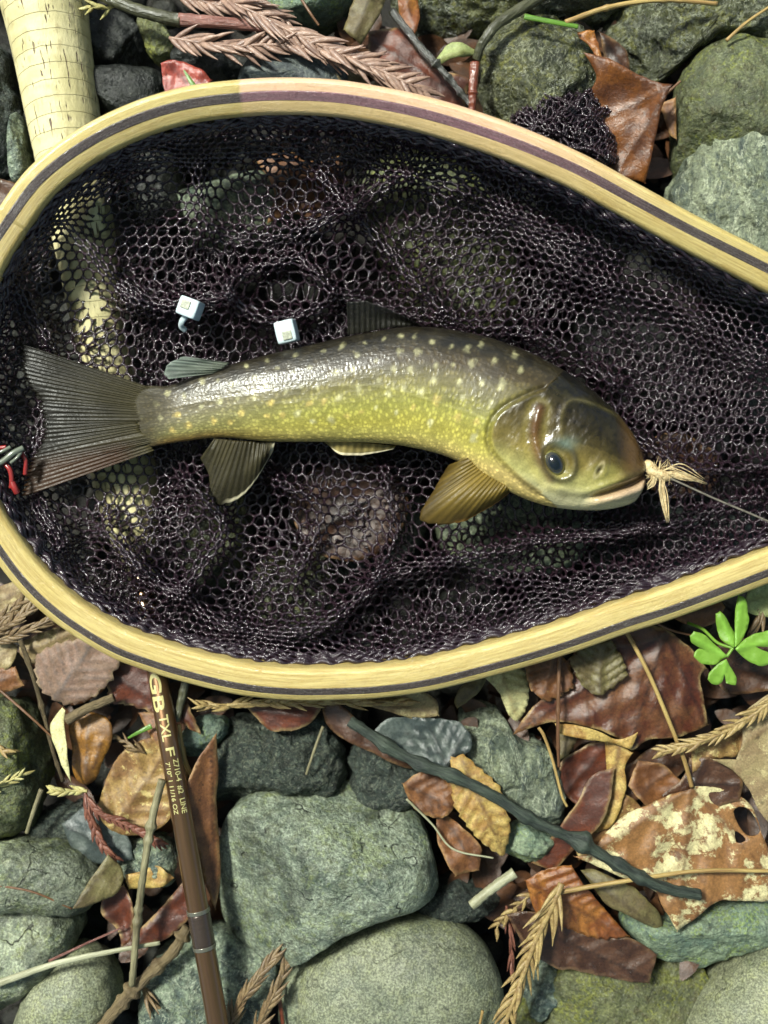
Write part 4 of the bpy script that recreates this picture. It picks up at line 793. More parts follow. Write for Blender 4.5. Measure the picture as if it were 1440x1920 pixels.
def struts(X, E, rad, seed=0):
    """sagging twisted threads: every edge a small four-sided tube with a thick waist, plus a knot at each node"""
    rs = np.random.RandomState(seed); A, B = X[E[:, 0]], X[E[:, 1]]; T = B - A; L = np.linalg.norm(T, axis=1); ok = (L > 1e-6) & (L < 60 * S); A, B, T, L = A[ok], B[ok], T[ok], L[ok]
    T = T / L[:, None]; r0 = rs.normal(size=T.shape); N = np.cross(T, r0); N /= np.linalg.norm(N, axis=1)[:, None]; Bn = np.cross(T, N)
    m = len(A); V = []
    for t, f in ((-.05, 1.15), (.5, .72), (1.05, 1.15)):
        c = A + (B - A) * t - np.array([0, 0, 1.0]) * (0.04 * L * (1 if t == .5 else 0))[:, None]
        for k in range(5):
            a = k * 2 * math.pi / 5; V.append(c + (N * math.cos(a) + Bn * math.sin(a)) * rad * f)
    V = np.stack(V, 1).reshape(-1, 3); F = []
    for s in (0, 1):
        for k in range(5):
            k2 = (k + 1) % 5; F.append(np.stack([np.arange(m) * 15 + s * 5 + k, np.arange(m) * 15 + s * 5 + k2, np.arange(m) * 15 + (s + 1) * 5 + k2, np.arange(m) * 15 + (s + 1) * 5 + k], -1))
    F = np.concatenate(F)
    used = np.unique(E[ok]); K = X[used]; octa = np.array([[1, 0, 0], [-1, 0, 0], [0, 1, 0], [0, -1, 0], [0, 0, 1], [0, 0, -1]], float) * rad * 1.75
    of = np.array([[0, 2, 4], [2, 1, 4], [1, 3, 4], [3, 0, 4], [2, 0, 5], [1, 2, 5], [3, 1, 5], [0, 3, 5]])
    KV = (K[:, None] + octa[None]).reshape(-1, 3); KF = (np.arange(len(K))[:, None, None] * 6 + of[None]).reshape(-1, 3)
    return np.concatenate([V, KV]), [F, KF + len(V)]
m_ = M('net_thread'); v_ = m_.coord(False); c_ = m_.mix(m_.noise(v_, 90, 3), lin(30, 20, 30), lin(46, 28, 36))
NET = m_.fin(c_, m_.ramp(m_.noise(v_, 60, 3), .35, .65, .14, .36), m_.bump(m_.noise(v_, 2.4, 2), 1.6), .6, coat=.6, coat_rough=.09)
def layer(name, pitch, ang, seed, lift, rad, keep=None):
    pts, E = hexnet(pitch, ang, (-140, 120, 1950, 1330), seed)
    # near the hoop the bag hangs steeply: squeeze its meshes
    d, nr, _ = polydist(pts, INNER[::4], True); ins = inside(pts, INNER); sd_ = np.where(ins, d, -d); g = pts - nr; g = np.where(ins[:, None], g, -g); g /= np.linalg.norm(g, axis=1)[:, None] + 1e-9
    r = sd_ + 42; nd = np.where(r < 120, 78 * np.clip(r / 120, 0, 1) ** 1.55, sd_); q = np.where((r < 120)[:, None], nr + g * nd[:, None], pts); okn = r > 2
    q = warp(q, seed); okn &= inside(q, INNER)
    h = bag_h(q, seed, lift)
    if keep is not None: okn &= keep(q)
    E = E[okn[E[:, 0]] & okn[E[:, 1]]]; X = W(q[:, 0], q[:, 1], h)
    V, F = struts(X, E, rad * S, seed); mk(name, V, F, NET, net, kind='stuff')
layer('net_bag', 19.5, .10, 0, 12, 2.85)
def k3(q): return (fbm(q / 120.0 + 9, 177, 2) > -0.08) & (q[:, 0] < 1500) & ~inside(q, P('120,330 260,330 250,640 330,900 180,1060 60,960 60,640'))
layer('net_bag_underlayer', 19, 1.1, 9, -44, 2.6, k3)
WIN = [P('95,375 215,380 220,560 105,560'), P('185,640 262,640 265,705 190,700'), P('130,835 295,835 290,945 130,940'), P('190,1000 245,1000 245,1105 190,1090')]
def k4(q):
    r = inside(q, P('60,300 290,300 300,640 360,900 340,1130 150,1130 60,960 60,640'))
    for w_ in WIN: r &= ~inside(q + 9 * fbm(q / 25.0, 5, 2)[:, None], w_)
    return r
layer('net_bag_underlayer', 18, .35, 13, -12, 3.0, k4)
def k2(q): return (fbm(q / 190.0, 77, 2) > -0.42) & (q[:, 0] < 1500) & ~inside(q, P('120,330 260,330 250,640 330,900 180,1060 60,960 60,640'))
layer('net_bag_underlayer', 20, .62, 5, -26, 2.6, k2)
# lacing cords along the inside of the hoop
parts = []
tt = np.arange(len(INNER))
for k in range(5):
    off = 1.5 + 4.2 * k; wob = 3.2 * np.sin(tt * (0.9 + .13 * k) + k * 2) + 3 * vnoise(np.stack([tt / 2.5, tt * 0 + k * 9], -1), k)
    hz = hoop_h(INNER[:, 1]) - 2 - 7 * k + 4 * np.cos(tt * (0.9 + .13 * k) + k)
    q = INNER + INW * (off + wob)[:, None]; q = np.concatenate([q, q[:1]]); hz = np.concatenate([hz, hz[:1]])
    parts.append(tube(W(q[:, 0], q[:, 1], hz), (4.6 if k < 3 else 3.2) * S, 6, noise=.3, nsc=6, caps=False))
V, F, uv = join(parts); mk('lacing_cord', V, F, NET, net, uv=uv)
# the part of the bag that bulges out under the hoop at the upper right
def bunch():
    rs = np.random.RandomState(3); parts = []
    pts, E = hexnet(10.5, .3, (920, 120, 1180, 380), 2)
    c = np.array([1050, 258]); d = pts - c; rr = np.hypot(d[:, 0] / 96, d[:, 1] / 92) * (1 + .16 * fbm(pts / 40.0, 8, 2)); ok = rr < 1.0
    h = 78 + 118 * np.sqrt(np.clip(1 - rr ** 2, 0, 1)) ** .8 + 30 * fbm(pts / 26.0, 4, 3); E = E[ok[E[:, 0]] & ok[E[:, 1]]]
    q = pts + 16 * np.stack([fbm(pts / 24.0, 5, 2), fbm(pts / 24.0, 6, 2)], -1)
    for dh, k in ((0, 0), (-8, 1), (-16, 2), (-26, 3)):
        qq = q + (4 * k, 3 * k); V, F = struts(W(qq[:, 0], qq[:, 1], h + dh), E, 2.4 * S, k); parts.append((V, F, None))
    V, F, uv = join(parts); mk('net_fold', V, F, NET, net, kind='stuff')
bunch()
# white cable ties
m_ = M('white_plastic'); TIE = m_.fin(lin(190, 204, 206), .35, m_.bump(m_.noise(m_.coord(), 12, 2), 1.0), .5)
m_.b.inputs['Subsurface Weight'].default_value = .3; m_.b.inputs['Subsurface Radius'].default_value = (.001, .001, .001)
SLOT = plain_mat('tie_slot', (168, 170, 150), (140, 142, 124), 10, .4, 1)
def box_round(c, ax, ay, az, hx, hy, hz, r=.25):
    V0, F0 = ico(3); e = .35; q = np.sign(V0) * np.abs(V0) ** e; q = q / np.max(np.abs(q), axis=1)[:, None] * (0.9 + .1 * np.linalg.norm(V0, axis=1)[:, None]); q = q * (1 - r * .3 * (np.sum(q ** 2, 1) - 1)[:, None] / 2)
    return c + q[:, :1] * hx * ax + q[:, 1:2] * hy * ay + q[:, 2:] * hz * az, F0
def tie(px, py, h, rot, s, slotoff, tail=None):
    a = math.radians(rot); ax = np.array([math.cos(a), -math.sin(a), .18]); ax /= np.linalg.norm(ax); ay = np.array([math.sin(a), math.cos(a), .1]); ay -= ax * (ax @ ay); ay /= np.linalg.norm(ay); az = np.cross(ax, ay)
    C = W(px, py, h); V, F = box_round(C, ax, ay, az, s[0] * S, s[1] * S, 17 * S); o = mk('cable_tie', V, F, TIE, net)
    c2 = C + ax * slotoff[0] * S + ay * slotoff[1] * S + az * 16.2 * S; V, F = box_round(c2, ax, ay, az, 9 * S, 8 * S, 2.5 * S); mk('slot', V, F, SLOT, o)
    if tail:
        p = catmull(P(tail), 20); V, F, uv = tube(W(p[:, 0], p[:, 1], p[:, 2]), np.linspace(6, 5, 20) * S, 8, .5); mk('tail', V, F, TIE, o)
tie(357, 578, 178, 22, (20, 18), (-4, 3), '348,592,176 341,603,170 340,612,160 348,620,150')
tie(538, 622, 180, -12, (19, 21), (3, -8))

# ------------------------------------------------------------------ fly rod under the net
def build_rod():
    rod = thing('fly_rod', 'fly rod with a cork grip and bronze blank lying under the net', 'fishing rod', W(240, 960, 60))
    ys = np.linspace(-160, 1085, 160); cx = 82 + .17 * ys
    rad = np.interp(ys, [-160, 0, 60, 130, 200, 320, 450, 680, 800, 900, 1000, 1060, 1085], [88, 83, 77, 73, 71, 65, 60, 48, 56, 66, 50, 34, 30])
    hh = np.interp(ys, [-160, 0, 320, 450, 680, 900, 1085, 1260], [92, 92, 96, 66, 36, 30, 52, 120])
    k = 3; rad = np.convolve(np.pad(rad, k, 'edge'), np.ones(2 * k + 1) / (2 * k + 1), 'valid')
    X = W(cx, ys, hh); ringn = (ys % 62) ; rad = rad - 0.9 * np.exp(-((ringn - 31) / 2.0) ** 2)
    m = M('cork'); u = m.uv(1, 260); base = m.mix(m.ramp(m.noise(m.sc(u, 1, .6, 1), 40, 5, .6), .35, .65), lin(206, 196, 150), lin(184, 174, 126))
    n2 = m.noise(m.sc(u, .35, 1.2, 1), 14, 4, .6); base = m.mix(m.math('MULTIPLY', m.ramp(n2, .55, .7), .45), base, lin(140, 124, 80))
    vz = m.n('ShaderNodeTexVoronoi'); vz.inputs['Scale'].default_value = 1 / 30.0; m.l(m.sc(u, .45, 1.9, 1), vz.inputs['Vector'])
    gaps = m.math('MULTIPLY', m.ramp(m.noise(m.sc(u, .22, 3.2, 1), 11, 2, .5), .62, .66), m.ramp(m.noise(u, 60, 2), .42, .52))
    base = m.mix(gaps, base, lin(84, 62, 44))
    sn = m.n('ShaderNodeSeparateXYZ'); m.l(u, sn.inputs[0]); fr = m.math('FRACT', m.math('DIVIDE', m.math('ADD', sn.outputs[0], m.math('MULTIPLY', n2, 6)), 31.0)); ln = m.ramp(m.math('ABSOLUTE', m.math('SUBTRACT', fr, .5)), 0, .035, 1, 0)
    base = m.mix(m.math('MULTIPLY', m.math('MULTIPLY', ln, .28), m.ramp(m.noise(u, 50, 2), .4, .6)), base, lin(132, 118, 76))
    bmp = m.bump(m.math('SUBTRACT', n2, m.math('ADD', gaps, m.math('MULTIPLY', ln, .5))), 3.0)
    cork = m.fin(base, .6, bmp)
    V, F, uv = tube(X, rad * S, 64); mk('cork_grip', V, F, cork, rod, uv=uv)
    mb = M('bronze_blank'); u = mb.uv(.02, 60); c = mb.mix(mb.noise(u, 3, 3), lin(128, 96, 62), lin(96, 70, 50)); blank = mb.fin(c, .3, None, .5, .8, .12, .75)
    ys = np.concatenate([np.linspace(1075, 1260, 20), np.linspace(1265, 2150, 60)]); cx = 78 + .172 * ys; hh = np.interp(ys, [1075, 1260, 1400, 1920, 2150], [62, 122, 150, 158, 152]); rr = np.interp(ys, [1075, 1260, 1920, 2150], [20, 19.5, 20, 19.5])
    X = W(cx, ys, hh); V, F, uv = tube(X, rr * S, 40); mk('blank', V, F, blank, rod, uv=uv)
    g = M('silver_winding'); gw = g.fin(lin(120, 118, 104), .3, None, .5, .3, .1, .6); gd = M('dark_winding'); dw = gd.fin(lin(70, 58, 50), .25, gd.bump(gd.noise(gd.uv(1, 1), 1.5, 1), .5), .5, .5, .1, .4)
    def band(y0, y1, extra, mat, name):
        yy = np.linspace(y0, y1, 8); V, F, uv = tube(W(78 + .172 * yy, yy, np.interp(yy, [1075, 1260, 1400, 1920, 2150], [62, 122, 150, 158, 152])), (20.2 + extra) * S, 40); mk(name, V, F, mat, rod, uv=uv)
    band(1706, 1776, .8, dw, 'winding'); band(1704, 1711, 1.6, gw, 'winding_ring'); band(1771, 1778, 1.6, gw, 'winding_ring'); band(1068, 1082, 6, gw, 'winding_check')
    tm = M('cream_lettering'); tx = tm.fin(lin(186, 176, 116), .45)
    def text(body, y0, y1, off, size, bold=0.012):
        cu = bpy.data.curves.new('lettering', 'FONT'); cu.body = body; cu.size = 1.0; cu.offset = bold; cu.align_x = 'LEFT'; ob = bpy.data.objects.new('lettering', cu); COL.objects.link(ob)
        me = bpy.data.meshes.new_from_object(ob)
        import bmesh
        bm = bmesh.new(); bm.from_mesh(me); bmesh.ops.triangulate(bm, faces=bm.faces[:]); bmesh.ops.subdivide_edges(bm, edges=bm.edges[:], cuts=3, use_grid_fill=True); bmesh.ops.triangulate(bm, faces=bm.faces[:]); bm.to_mesh(me); bm.free()
        v = np.array([q.co[:] for q in me.vertices]); f3 = [p.vertices[:] for p in me.polygons]
        bpy.data.objects.remove(ob); bpy.data.meshes.remove(me); bpy.data.curves.remove(cu)
        v[:, 0] = (v[:, 0] - v[:, 0].min()) / (v[:, 0].max() - v[:, 0].min()); top = v[:, 1].max(); v[:, 1] /= max(top, .01)
        yy = y0 + v[:, 0] * (y1 - y0); u_ = off + v[:, 1] * size; hh = np.interp(yy, [1075, 1260, 1400, 1920, 2150], [62, 122, 150, 158, 152])
        c0 = W(78 + .172 * yy, yy, hh); R = 20.1; up = np.sqrt(np.clip(R * R - u_ ** 2, 0, None)); dirx = np.array([.985, .17, 0])
        V = c0 + dirx * (u_ * S)[:, None] + np.array([0, 0, 1]) * ((up + .5) * S)[:, None]
        F = [np.array([f for f in f3 if len(f) == k]) for k in set(len(f) for f in f3)]
        mk('lettering', V, F, tx, rod, smooth_=False)
    text('GB', 1259, 1331, -13, 21, .025); text('TXL', 1337, 1386, -7, 17, .012); text('F', 1398, 1414, -4, 15, .012)
    text('Z710-4  #2  LINE', 1420, 1521, 6, 8.5); text('7\'10" 1 11/16 OZ', 1424, 1521, -9, 8.5)
build_rod()

# ------------------------------------------------------------------ the fish
def build_fish():
    fish = thing('fish', 'spotted char with a yellow belly lying on its side in the net', 'fish', W(700, 760, 120))
    n, m = 520, 224
    sp = catmull(SPINE, n); cx, cy, hw = sp[:, 0], sp[:, 1], sp[:, 2]
    s = np.linspace(0, 1, n)
    hw = hw.copy(); endt = smooth(.965, 1.0, s); hw *= np.sqrt(np.clip(1 - endt ** 2, 0.0004, 1))
    T = np.stack([np.gradient(cx), np.gradient(cy)], -1)
    for _ in range(40): T = np.concatenate([T[:1], (T[:-2] + 2 * T[1:-1] + T[2:]) / 4, T[-1:]])
    T /= np.linalg.norm(T, axis=1)[:, None]; D = np.stack([T[:, 1], -T[:, 0]], -1)      # dorsal side, photo axes
    xk = [218, 260, 330, 500, 700, 860, 990, 1060, 1120, 1170, 1209]
    ht = np.interp(cx, xk, [3, 8, 24, 46, 58, 66, 72, 70, 62, 46, 18]) * np.where(endt > 0, np.sqrt(np.clip(1 - endt ** 2, .002, 1)), 1)
    hc = np.interp(cx, xk, [155, 158, 166, 178, 184, 192, 208, 220, 226, 226, 222])
    for _ in range(30):
        ht = np.concatenate([ht[:1], (ht[:-2] + 2 * ht[1:-1] + ht[2:]) / 4, ht[-1:]]); hc = np.concatenate([hc[:1], (hc[:-2] + 2 * hc[1:-1] + hc[2:]) / 4, hc[-1:]])
    a = np.linspace(0, 2 * math.pi, m, endpoint=False)      # 0 dorsal edge, pi/2 towards the camera, pi belly
    ca, sa = np.cos(a), np.sin(a); e = .92
    v = np.sign(ca) * np.abs(ca) ** e; wz = np.sign(sa) * np.abs(sa) ** e
    PX = cx[:, None] + D[:, :1] * hw[:, None] * v[None]; PY = cy[:, None] + D[:, 1:] * hw[:, None] * v[None]; Z = hc[:, None] + ht[:, None] * wz[None]
    q = np.stack([PX, PY], -1).reshape(-1, 2); front = (wz[None] + 0 * PX).reshape(-1) > -0.2; z = Z.reshape(-1).copy(); SS = np.repeat(cx, m); VV = np.tile(v, n)
    fm = smooth(-.2, .35, np.tile(wz, n))
    # --- sculpt the near side
    gill = catmull(P('1010,738 975,752 938,772 918,795 911,822 919,850 942,875 975,905 1005,925'), 40)
    gd, gn, gp = polydist(q, gill); headside = inside(q, np.concatenate([gill, P('1100,990 1300,950 1300,700 1060,690')]))
    sg = np.where(headside, gd, -gd)
    z += fm * (6 * smooth(-3, 4, sg) * np.exp(-np.clip(sg, 0, None) / 55) - 5 * np.exp(-((sg + 3) / 5) ** 2))
    pre = catmull(P('1000,775 992,815 1000,860 1022,900'), 30); pdist, _, _ = polydist(q, pre); z += fm * (3.5 * np.cos(pdist / 5.5) * np.exp(-pdist / 14) * headside)
    eye = np.array([1037.0, 868.0]); ax_e = np.array([.5, .87]); de = q - eye; el = np.hypot(de @ ax_e / 32, de @ np.array([.87, -.5]) / 25)
    z += fm * (2 * np.exp(-((el - 1.2) / .25) ** 2) - 9 * smooth(1.05, .6, el))
    mouth = catmull(P('1062,938 1100,931 1142,920 1185,905 1212,888'), 40); md, _, mp = polydist(q, mouth); below = (q[:, 1] > np.interp(q[:, 0], mouth[:, 0], mouth[:, 1])) & (q[:, 0] > 1050)
    lip = smooth(1078, 1125, q[:, 0])
    z += fm * lip * (-16 * np.exp(-(md / 5.5) ** 2) + 7 * np.exp(-((md - 16) / 8) ** 2) * np.where(below, 1.2, .7))
    maxl = catmull(P('1020,915 1050,922 1085,925 1120,915 1160,898'), 30); xd, _, _ = polydist(q, maxl); z += fm * 4 * np.exp(-((xd) / 7) ** 2)
    nos = np.array([1110.0, 884.0]); nd_ = np.hypot(*(q - nos).T); z += fm * (-3 * np.exp(-(nd_ / 5) ** 2) + 2 * np.exp(-((nd_ - 13) / 6) ** 2))
    skull = catmull(P('1040,815 1043,780 1062,757 1108,766 1150,785 1182,818'), 40); kd, _, _ = polydist(q, skull); z += fm * 1.8 * np.exp(-(kd / 7) ** 2)
    z += fm * headside * 2.2 * fbm(q / 22.0, 5, 3)
    lat = catmull(P('260,776 420,752 560,735 700,730 800,755 915,795'), 60); ld, _, _ = polydist(q, lat); z += fm * .35 * np.exp(-(ld / 3.5) ** 2)
    # --- colours of the skin itself
    def L3(*c): return np.array(lin(*c)[:3])
    roll = np.interp(SS, [218, 700, 900, 1000, 1100], [0, .04, .1, .28, .38]); tt = VV - roll + .05 * fbm(q / 60.0, 3, 2)
    stops = np.array([-1.1, -.86, -.7, -.42, -.05, .3, .62, 1.1])
    colsR = np.array([L3(206, 182, 110), L3(188, 176, 88), L3(170, 160, 72), L3(152, 148, 70), L3(118, 110, 62), L3(70, 59, 36), L3(40, 35, 22), L3(24, 21, 14)])
    colsL = np.array([L3(150, 104, 52), L3(134, 116, 62), L3(134, 128, 76), L3(124, 118, 82), L3(108, 100, 76), L3(86, 78, 58), L3(56, 50, 37), L3(34, 31, 23)])
    cR = np.stack([np.interp(tt, stops, colsR[:, k]) for k in range(3)], -1); cL = np.stack([np.interp(tt, stops, colsL[:, k]) for k in range(3)], -1)
    f = smooth(330, 640, SS)[:, None]; C = cL * (1 - f) + cR * f
    rs = np.random.RandomState(12); spots = []
    for _ in range(6000):
        x = rs.uniform(250, 935); tv = rs.uniform(-.62, .82); i = int(np.argmin(np.abs(cx - x))); p = np.array([cx[i] + D[i, 0] * hw[i] * tv, cy[i] + D[i, 1] * hw[i] * tv])
        if all(np.hypot(*(p - o[0])) > 24 + 8 * rs.rand() for o in spots): spots.append((p, tv, D[i], rs.uniform(3.8, 6.8)))
        if len(spots) > 260: break
    for p, tv, dv, r in spots:
        dd = q - p; near = (np.abs(dd[:, 0]) < 22) & (np.abs(dd[:, 1]) < 22) & front
        if not near.any(): continue
        d2 = dd[near]; al = d2 @ dv; ac = d2 @ np.array([-dv[1], dv[0]]); st = 1.0 + .45 * smooth(700, 900, p[0])
        rr = np.hypot(al / st, ac) * (1 + .45 * vnoise(d2 / 5.0 + p[0], 4)); g = smooth(r * 1.35, r * .35, rr) * (.85 if tv < .35 else .5) * rs.uniform(.75, 1.0)
        col = L3(202, 178, 100) if tv < -.12 and rs.rand() < .75 else L3(196, 190, 142)
        C[near] = C[near] * (1 - g[:, None]) + col * g[:, None]
    vm = vnoise(q / 13.0 + 50, 8) * smooth(.3, .6, tt); C *= (1 + .5 * vm)[:, None]; C *= (1 + .2 * fbm(q / 34.0, 91, 4, .65) + .12 * vnoise(q / 6.0, 92))[:, None]; bl = smooth(.12, .4, fbm(q / np.array([70.0, 38.0]), 55, 3)) * smooth(-.75, -.3, tt); C *= (1 - .22 * bl)[:, None]                      # worm markings on the back
    C = C + (L3(190, 184, 120) - C) * (.35 * np.exp(-(ld / 1.6) ** 2) * (SS > 640) * (SS < 920))[:, None]
    # head
    hmask = smooth(-2, 8, sg)[:, None] * 1.0
    H = np.stack([np.interp(tt, [-1.4, -.95, -.62, -.3, .05, .4, .8], [L3(200, 194, 156)[k], L3(166, 160, 98)[k], L3(116, 102, 50)[k], L3(84, 72, 36)[k], L3(56, 47, 26)[k], L3(42, 38, 20)[k], L3(26, 24, 15)[k]]) for k in range(3)], -1)
    H *= (.86 + .5 * fbm(q / 30.0, 17, 4, .6))[:, None]; spk = smooth(.15, .5, vnoise(q / 7.0, 33)) * smooth(-.5, .2, tt); H *= (1 - .45 * spk)[:, None]; wm = np.abs(fbm(q / 16.0, 37, 2)); H *= (1 - .3 * smooth(.12, .02, wm) * smooth(-.4, .1, tt))[:, None]
    g = np.exp(-(pdist / 9) ** 2)[:, None] * .6; H = H * (1 - g) + L3(96, 58, 32) * g
    g = np.exp(-((pdist - 18) / 6) ** 2)[:, None] * .22; H = H * (1 - g) + L3(168, 152, 76) * g
    g = np.exp(-(kd / 4) ** 2)[:, None] * .18 * (1 + .6 * vnoise(q / 14.0, 44))[:, None]; H = H * (1 - g) + L3(150, 138, 84) * g
    H *= (1 - .35 * smooth(.0, .6, tt))[:, None]; sk = inside(q, np.concatenate([skull, P('1196,852 1170,872 1120,850 1080,838 1050,830')])); H[sk] *= .55
    sn = smooth(1140, 1180, q[:, 0]) * smooth(905, 870, q[:, 1]); H = H * (1 - .6 * sn[:, None]) + L3(104, 76, 40) * .6 * sn[:, None]
    ir = np.hypot((q[:, 0] - 1118) / 42, (q[:, 1] - 893) / 26); g = smooth(1.1, .4, ir)[:, None] * .5; H = H * (1 - g) + L3(150, 144, 78) * g
    g = (np.exp(-((el - 1.18) / .2) ** 2) * .8)[:, None]; H = H * (1 - g) + L3(40, 37, 22) * g
    g = (np.exp(-(((q[:, 0] - 1048) / 20) ** 2 + ((q[:, 1] - 836) / 12) ** 2)) * .8)[:, None]; H = H * (1 - g) + L3(90, 104, 92) * g
    jaw = (below * smooth(2, 8, md) * smooth(1075, 1135, q[:, 0]))[:, None]; H = H * (1 - jaw) + (L3(182, 172, 140) * (1 + .12 * fbm(q / 14.0, 3, 2))[:, None]) * jaw
    chin = (smooth(925, 950, q[:, 1]) * smooth(1000, 1050, q[:, 0]))[:, None]; H = H * (1 - chin) + L3(206, 198, 152) * chin
    pk = (below * smooth(22, 12, md) * lip)[:, None] * .6; H = H * (1 - pk) + L3(186, 146, 116) * pk; g = (np.exp(-(md / 3.5) ** 2) * lip)[:, None] * .6; H = H * (1 - g) + L3(104, 74, 54) * g
    ns = q - nos; nd2 = np.hypot(ns[:, 0] * .5 + ns[:, 1] * -.87, (ns[:, 0] * .87 + ns[:, 1] * .5) * 2.6); g = (np.exp(-(nd2 / 9) ** 2))[:, None]; H = H * (1 - g) + L3(40, 30, 22) * g; g = np.exp(-((nd2 - 15) / 4) ** 2)[:, None] * .35; H = H * (1 - g) + L3(206, 190, 150) * g
    C = C * (1 - hmask) + H * hmask
    g = np.exp(-((sg + 4) / 5) ** 2)[:, None] * .55; C = C * (1 - g) + L3(58, 50, 28) * g
    te = smooth(345, 272, SS)[:, None] * .95; C = C * (1 - te) + L3(58, 52, 33) * te; C = np.clip(C, .004, .9)
    ctr = W(cx, cy, hc); kk = KS(hc)
    X = ctr[:, None, 0] + D[:, :1] * (hw * kk)[:, None] * v[None]; Y = ctr[:, None, 1] - D[:, 1:] * (hw * kk)[:, None] * v[None]
    V = np.stack([X.ravel(), Y.ravel(), z * S], -1)
    L = np.concatenate([[0], np.cumsum(np.hypot(np.diff(cx), np.diff(cy)))]); uv = np.stack(np.broadcast_arrays(L[:, None], (a / (2 * math.pi) * 420)[None]), -1).reshape(-1, 2)
    sm = M('fish_skin'); u = sm.uv(); vo = sm.voro(sm.sc(u, 1, 1.15, 1), 7.5); cell = sm.ramp(vo, .12, .6, 1.4, .62)
    col = sm.mix(.7, sm.attr('col', 'Color'), sm.mix(sm.attr('head'), cell, (1, 1, 1, 1)), 'MULTIPLY')
    gr = sm.noise(u, 3.0, 3); col = sm.mix(.35, col, sm.mix(sm.ramp(gr, .3, .7), (.6, .6, .6, 1), (1.4, 1.4, 1.4, 1)), 'MULTIPLY')
    b = sm.bump(cell, 0.8, .35); b = sm.bump(sm.noise(sm.sc(u, .22, 1, 1), 20, 5, .6), 4.5, .55, b); b = sm.bump(sm.noise(u, 5, 3, .6), 1.0, .35, b)
    skin = sm.fin(col, sm.math('MULTIPLY', sm.ramp(sm.noise(sm.sc(u, .4, 1, 1), 26, 4), .3, .7, .34, .52), sm.math('ADD', sm.ramp(sm.attr('head'), 0, 1, 1, .72), sm.math('MULTIPLY', sm.attr('dull'), .7))), b, .32, coat=sm.math('SUBTRACT', .4, sm.math('MULTIPLY', sm.attr('dull'), .4)), coat_rough=.16)
    mk('body', V, grid_faces(n, m)[:, ::-1], skin, fish, attrs={'col': C, 'head': hmask[:, 0], 'dull': te[:, 0]}, uv=uv)
    # eye
    V0, F0 = ico(4); zt = 219 + 66 * .95; E0 = W(1037, 868, 270); k = KS(268)
    axw = np.array([.5, -.87, 0]); ayw = np.array([.87, .5, 0]); ayw = ayw / np.linalg.norm(ayw)
    Ve = E0 + V0[:, :1] * 29 * k * axw + V0[:, 1:2] * 22 * k * ayw + V0[:, 2:] * np.array([0, 0, 22 * S])
    rr = np.hypot(V0[:, 0], V0[:, 1]); th = np.arctan2(V0[:, 1], V0[:, 0]); ec = np.tile(L3(48, 46, 32), (len(V0), 1)); ec[rr > .86] = L3(40, 36, 22)
    rim = np.exp(-((rr - .78) / .05) ** 2)[:, None]; ec = ec * (1 - rim) + L3(116, 112, 62) * rim
    em = M('eye_iris'); eo = mk('eye', Ve, F0, em.fin(em.attr('col', 'Color'), .12, None, .5, 1.0, .03), fish, attrs={'col': ec})
    Vp = E0 + np.array([0, 0, 4 * S]) + V0[:, :1] * 24 * k * axw + V0[:, 1:2] * 18 * k * ayw + V0[:, 2:] * np.array([0, 0, 19.0 * S])
    pm = M('eye_pupil'); mk('pupil', Vp, F0, pm.fin(lin(14, 20, 26), .06, None, .5, 1.0, .02), eo)
    # fins
    def fin(name, base, tip, hb, ht_, c_base, c_tip, c_edge, rays=34, edge=(0, 0), jag=3.0, curve=0.0, alpha=.9, trans=.2, edgew=.05, bjit=0.0, pw=1.2, rim=None):
        nt_, nr = rays * 5, 26; bq = resample(P(base), nt_); bq = bq + (bjit * vnoise(np.stack([np.linspace(0, 1, nt_) * rays * .7, np.zeros(nt_)], -1), 5))[:, None] * np.array([1.0, 0.3]); tq = resample(catmull(P(tip), 200), nt_); rs = np.random.RandomState(rays)
        t = np.linspace(0, 1, nt_); jit = 1 + jag / 100.0 * (np.abs(np.sin(t * rays * math.pi)) - .5) + .03 * vnoise(np.stack([t * 11, t * 0], -1), rays)
        r = np.linspace(0, 1, nr); Pq = bq[:, None] + (tq - bq)[:, None] * r[None, :, None] * jit[:, None, None]
        tw = t + .006 * vnoise(np.stack([t * 17, t * 0], -1), rays + 3); ray = np.cos(2 * math.pi * tw * rays); hz = np.asarray(hb) + (np.asarray(ht_) - np.asarray(hb)) * r[None] + 1.2 * ray[:, None] * (1 - .5 * r[None]) + curve * np.sin(r * math.pi)[None] + 5 * vnoise(np.stack([np.broadcast_to(t[:, None] * 4, (nt_, nr)), np.broadcast_to(r[None] * 2, (nt_, nr))], -1), rays + 1)
        X = W(Pq[..., 0], Pq[..., 1], hz).reshape(-1, 3); nn = len(X)
        cb, ct, ce = L3(*c_base), L3(*c_tip), L3(*c_edge)
        Cc = cb + (ct - cb) * (r[None, :, None]) ** pw + 0 * t[:, None, None]; g = (.76 + .36 * (ray[:, None, None] * .5 + .5)) * (1 + .2 * vnoise(np.stack([t * 9, t * 0], -1), rays)[:, None, None]); Cc = Cc * g
        br = vnoise(np.stack([np.broadcast_to(t[:, None] * rays * 1.0, (nt_, nr)), np.broadcast_to(r[None] * 6, (nt_, nr))], -1), 9); Cc = Cc * (1 + .25 * br[..., None])
        if edge[0]: w_ = smooth(edgew * 1.6, edgew * .5, t)[:, None, None] * smooth(.05, .3, r)[None, :, None]; Cc = Cc * (1 - w_) + ce * w_
        if edge[1]: w_ = smooth(1 - edgew * 1.6, 1 - edgew * .5, t)[:, None, None] * smooth(.05, .3, r)[None, :, None]; Cc = Cc * (1 - w_) + ce * w_
        if rim is not None: w_ = smooth(rim[0], rim[0] + .12, t)[:, None, None] * smooth(rim[1], rim[1] + .04, r)[None, :, None]; Cc = Cc * (1 - w_) + ce * w_
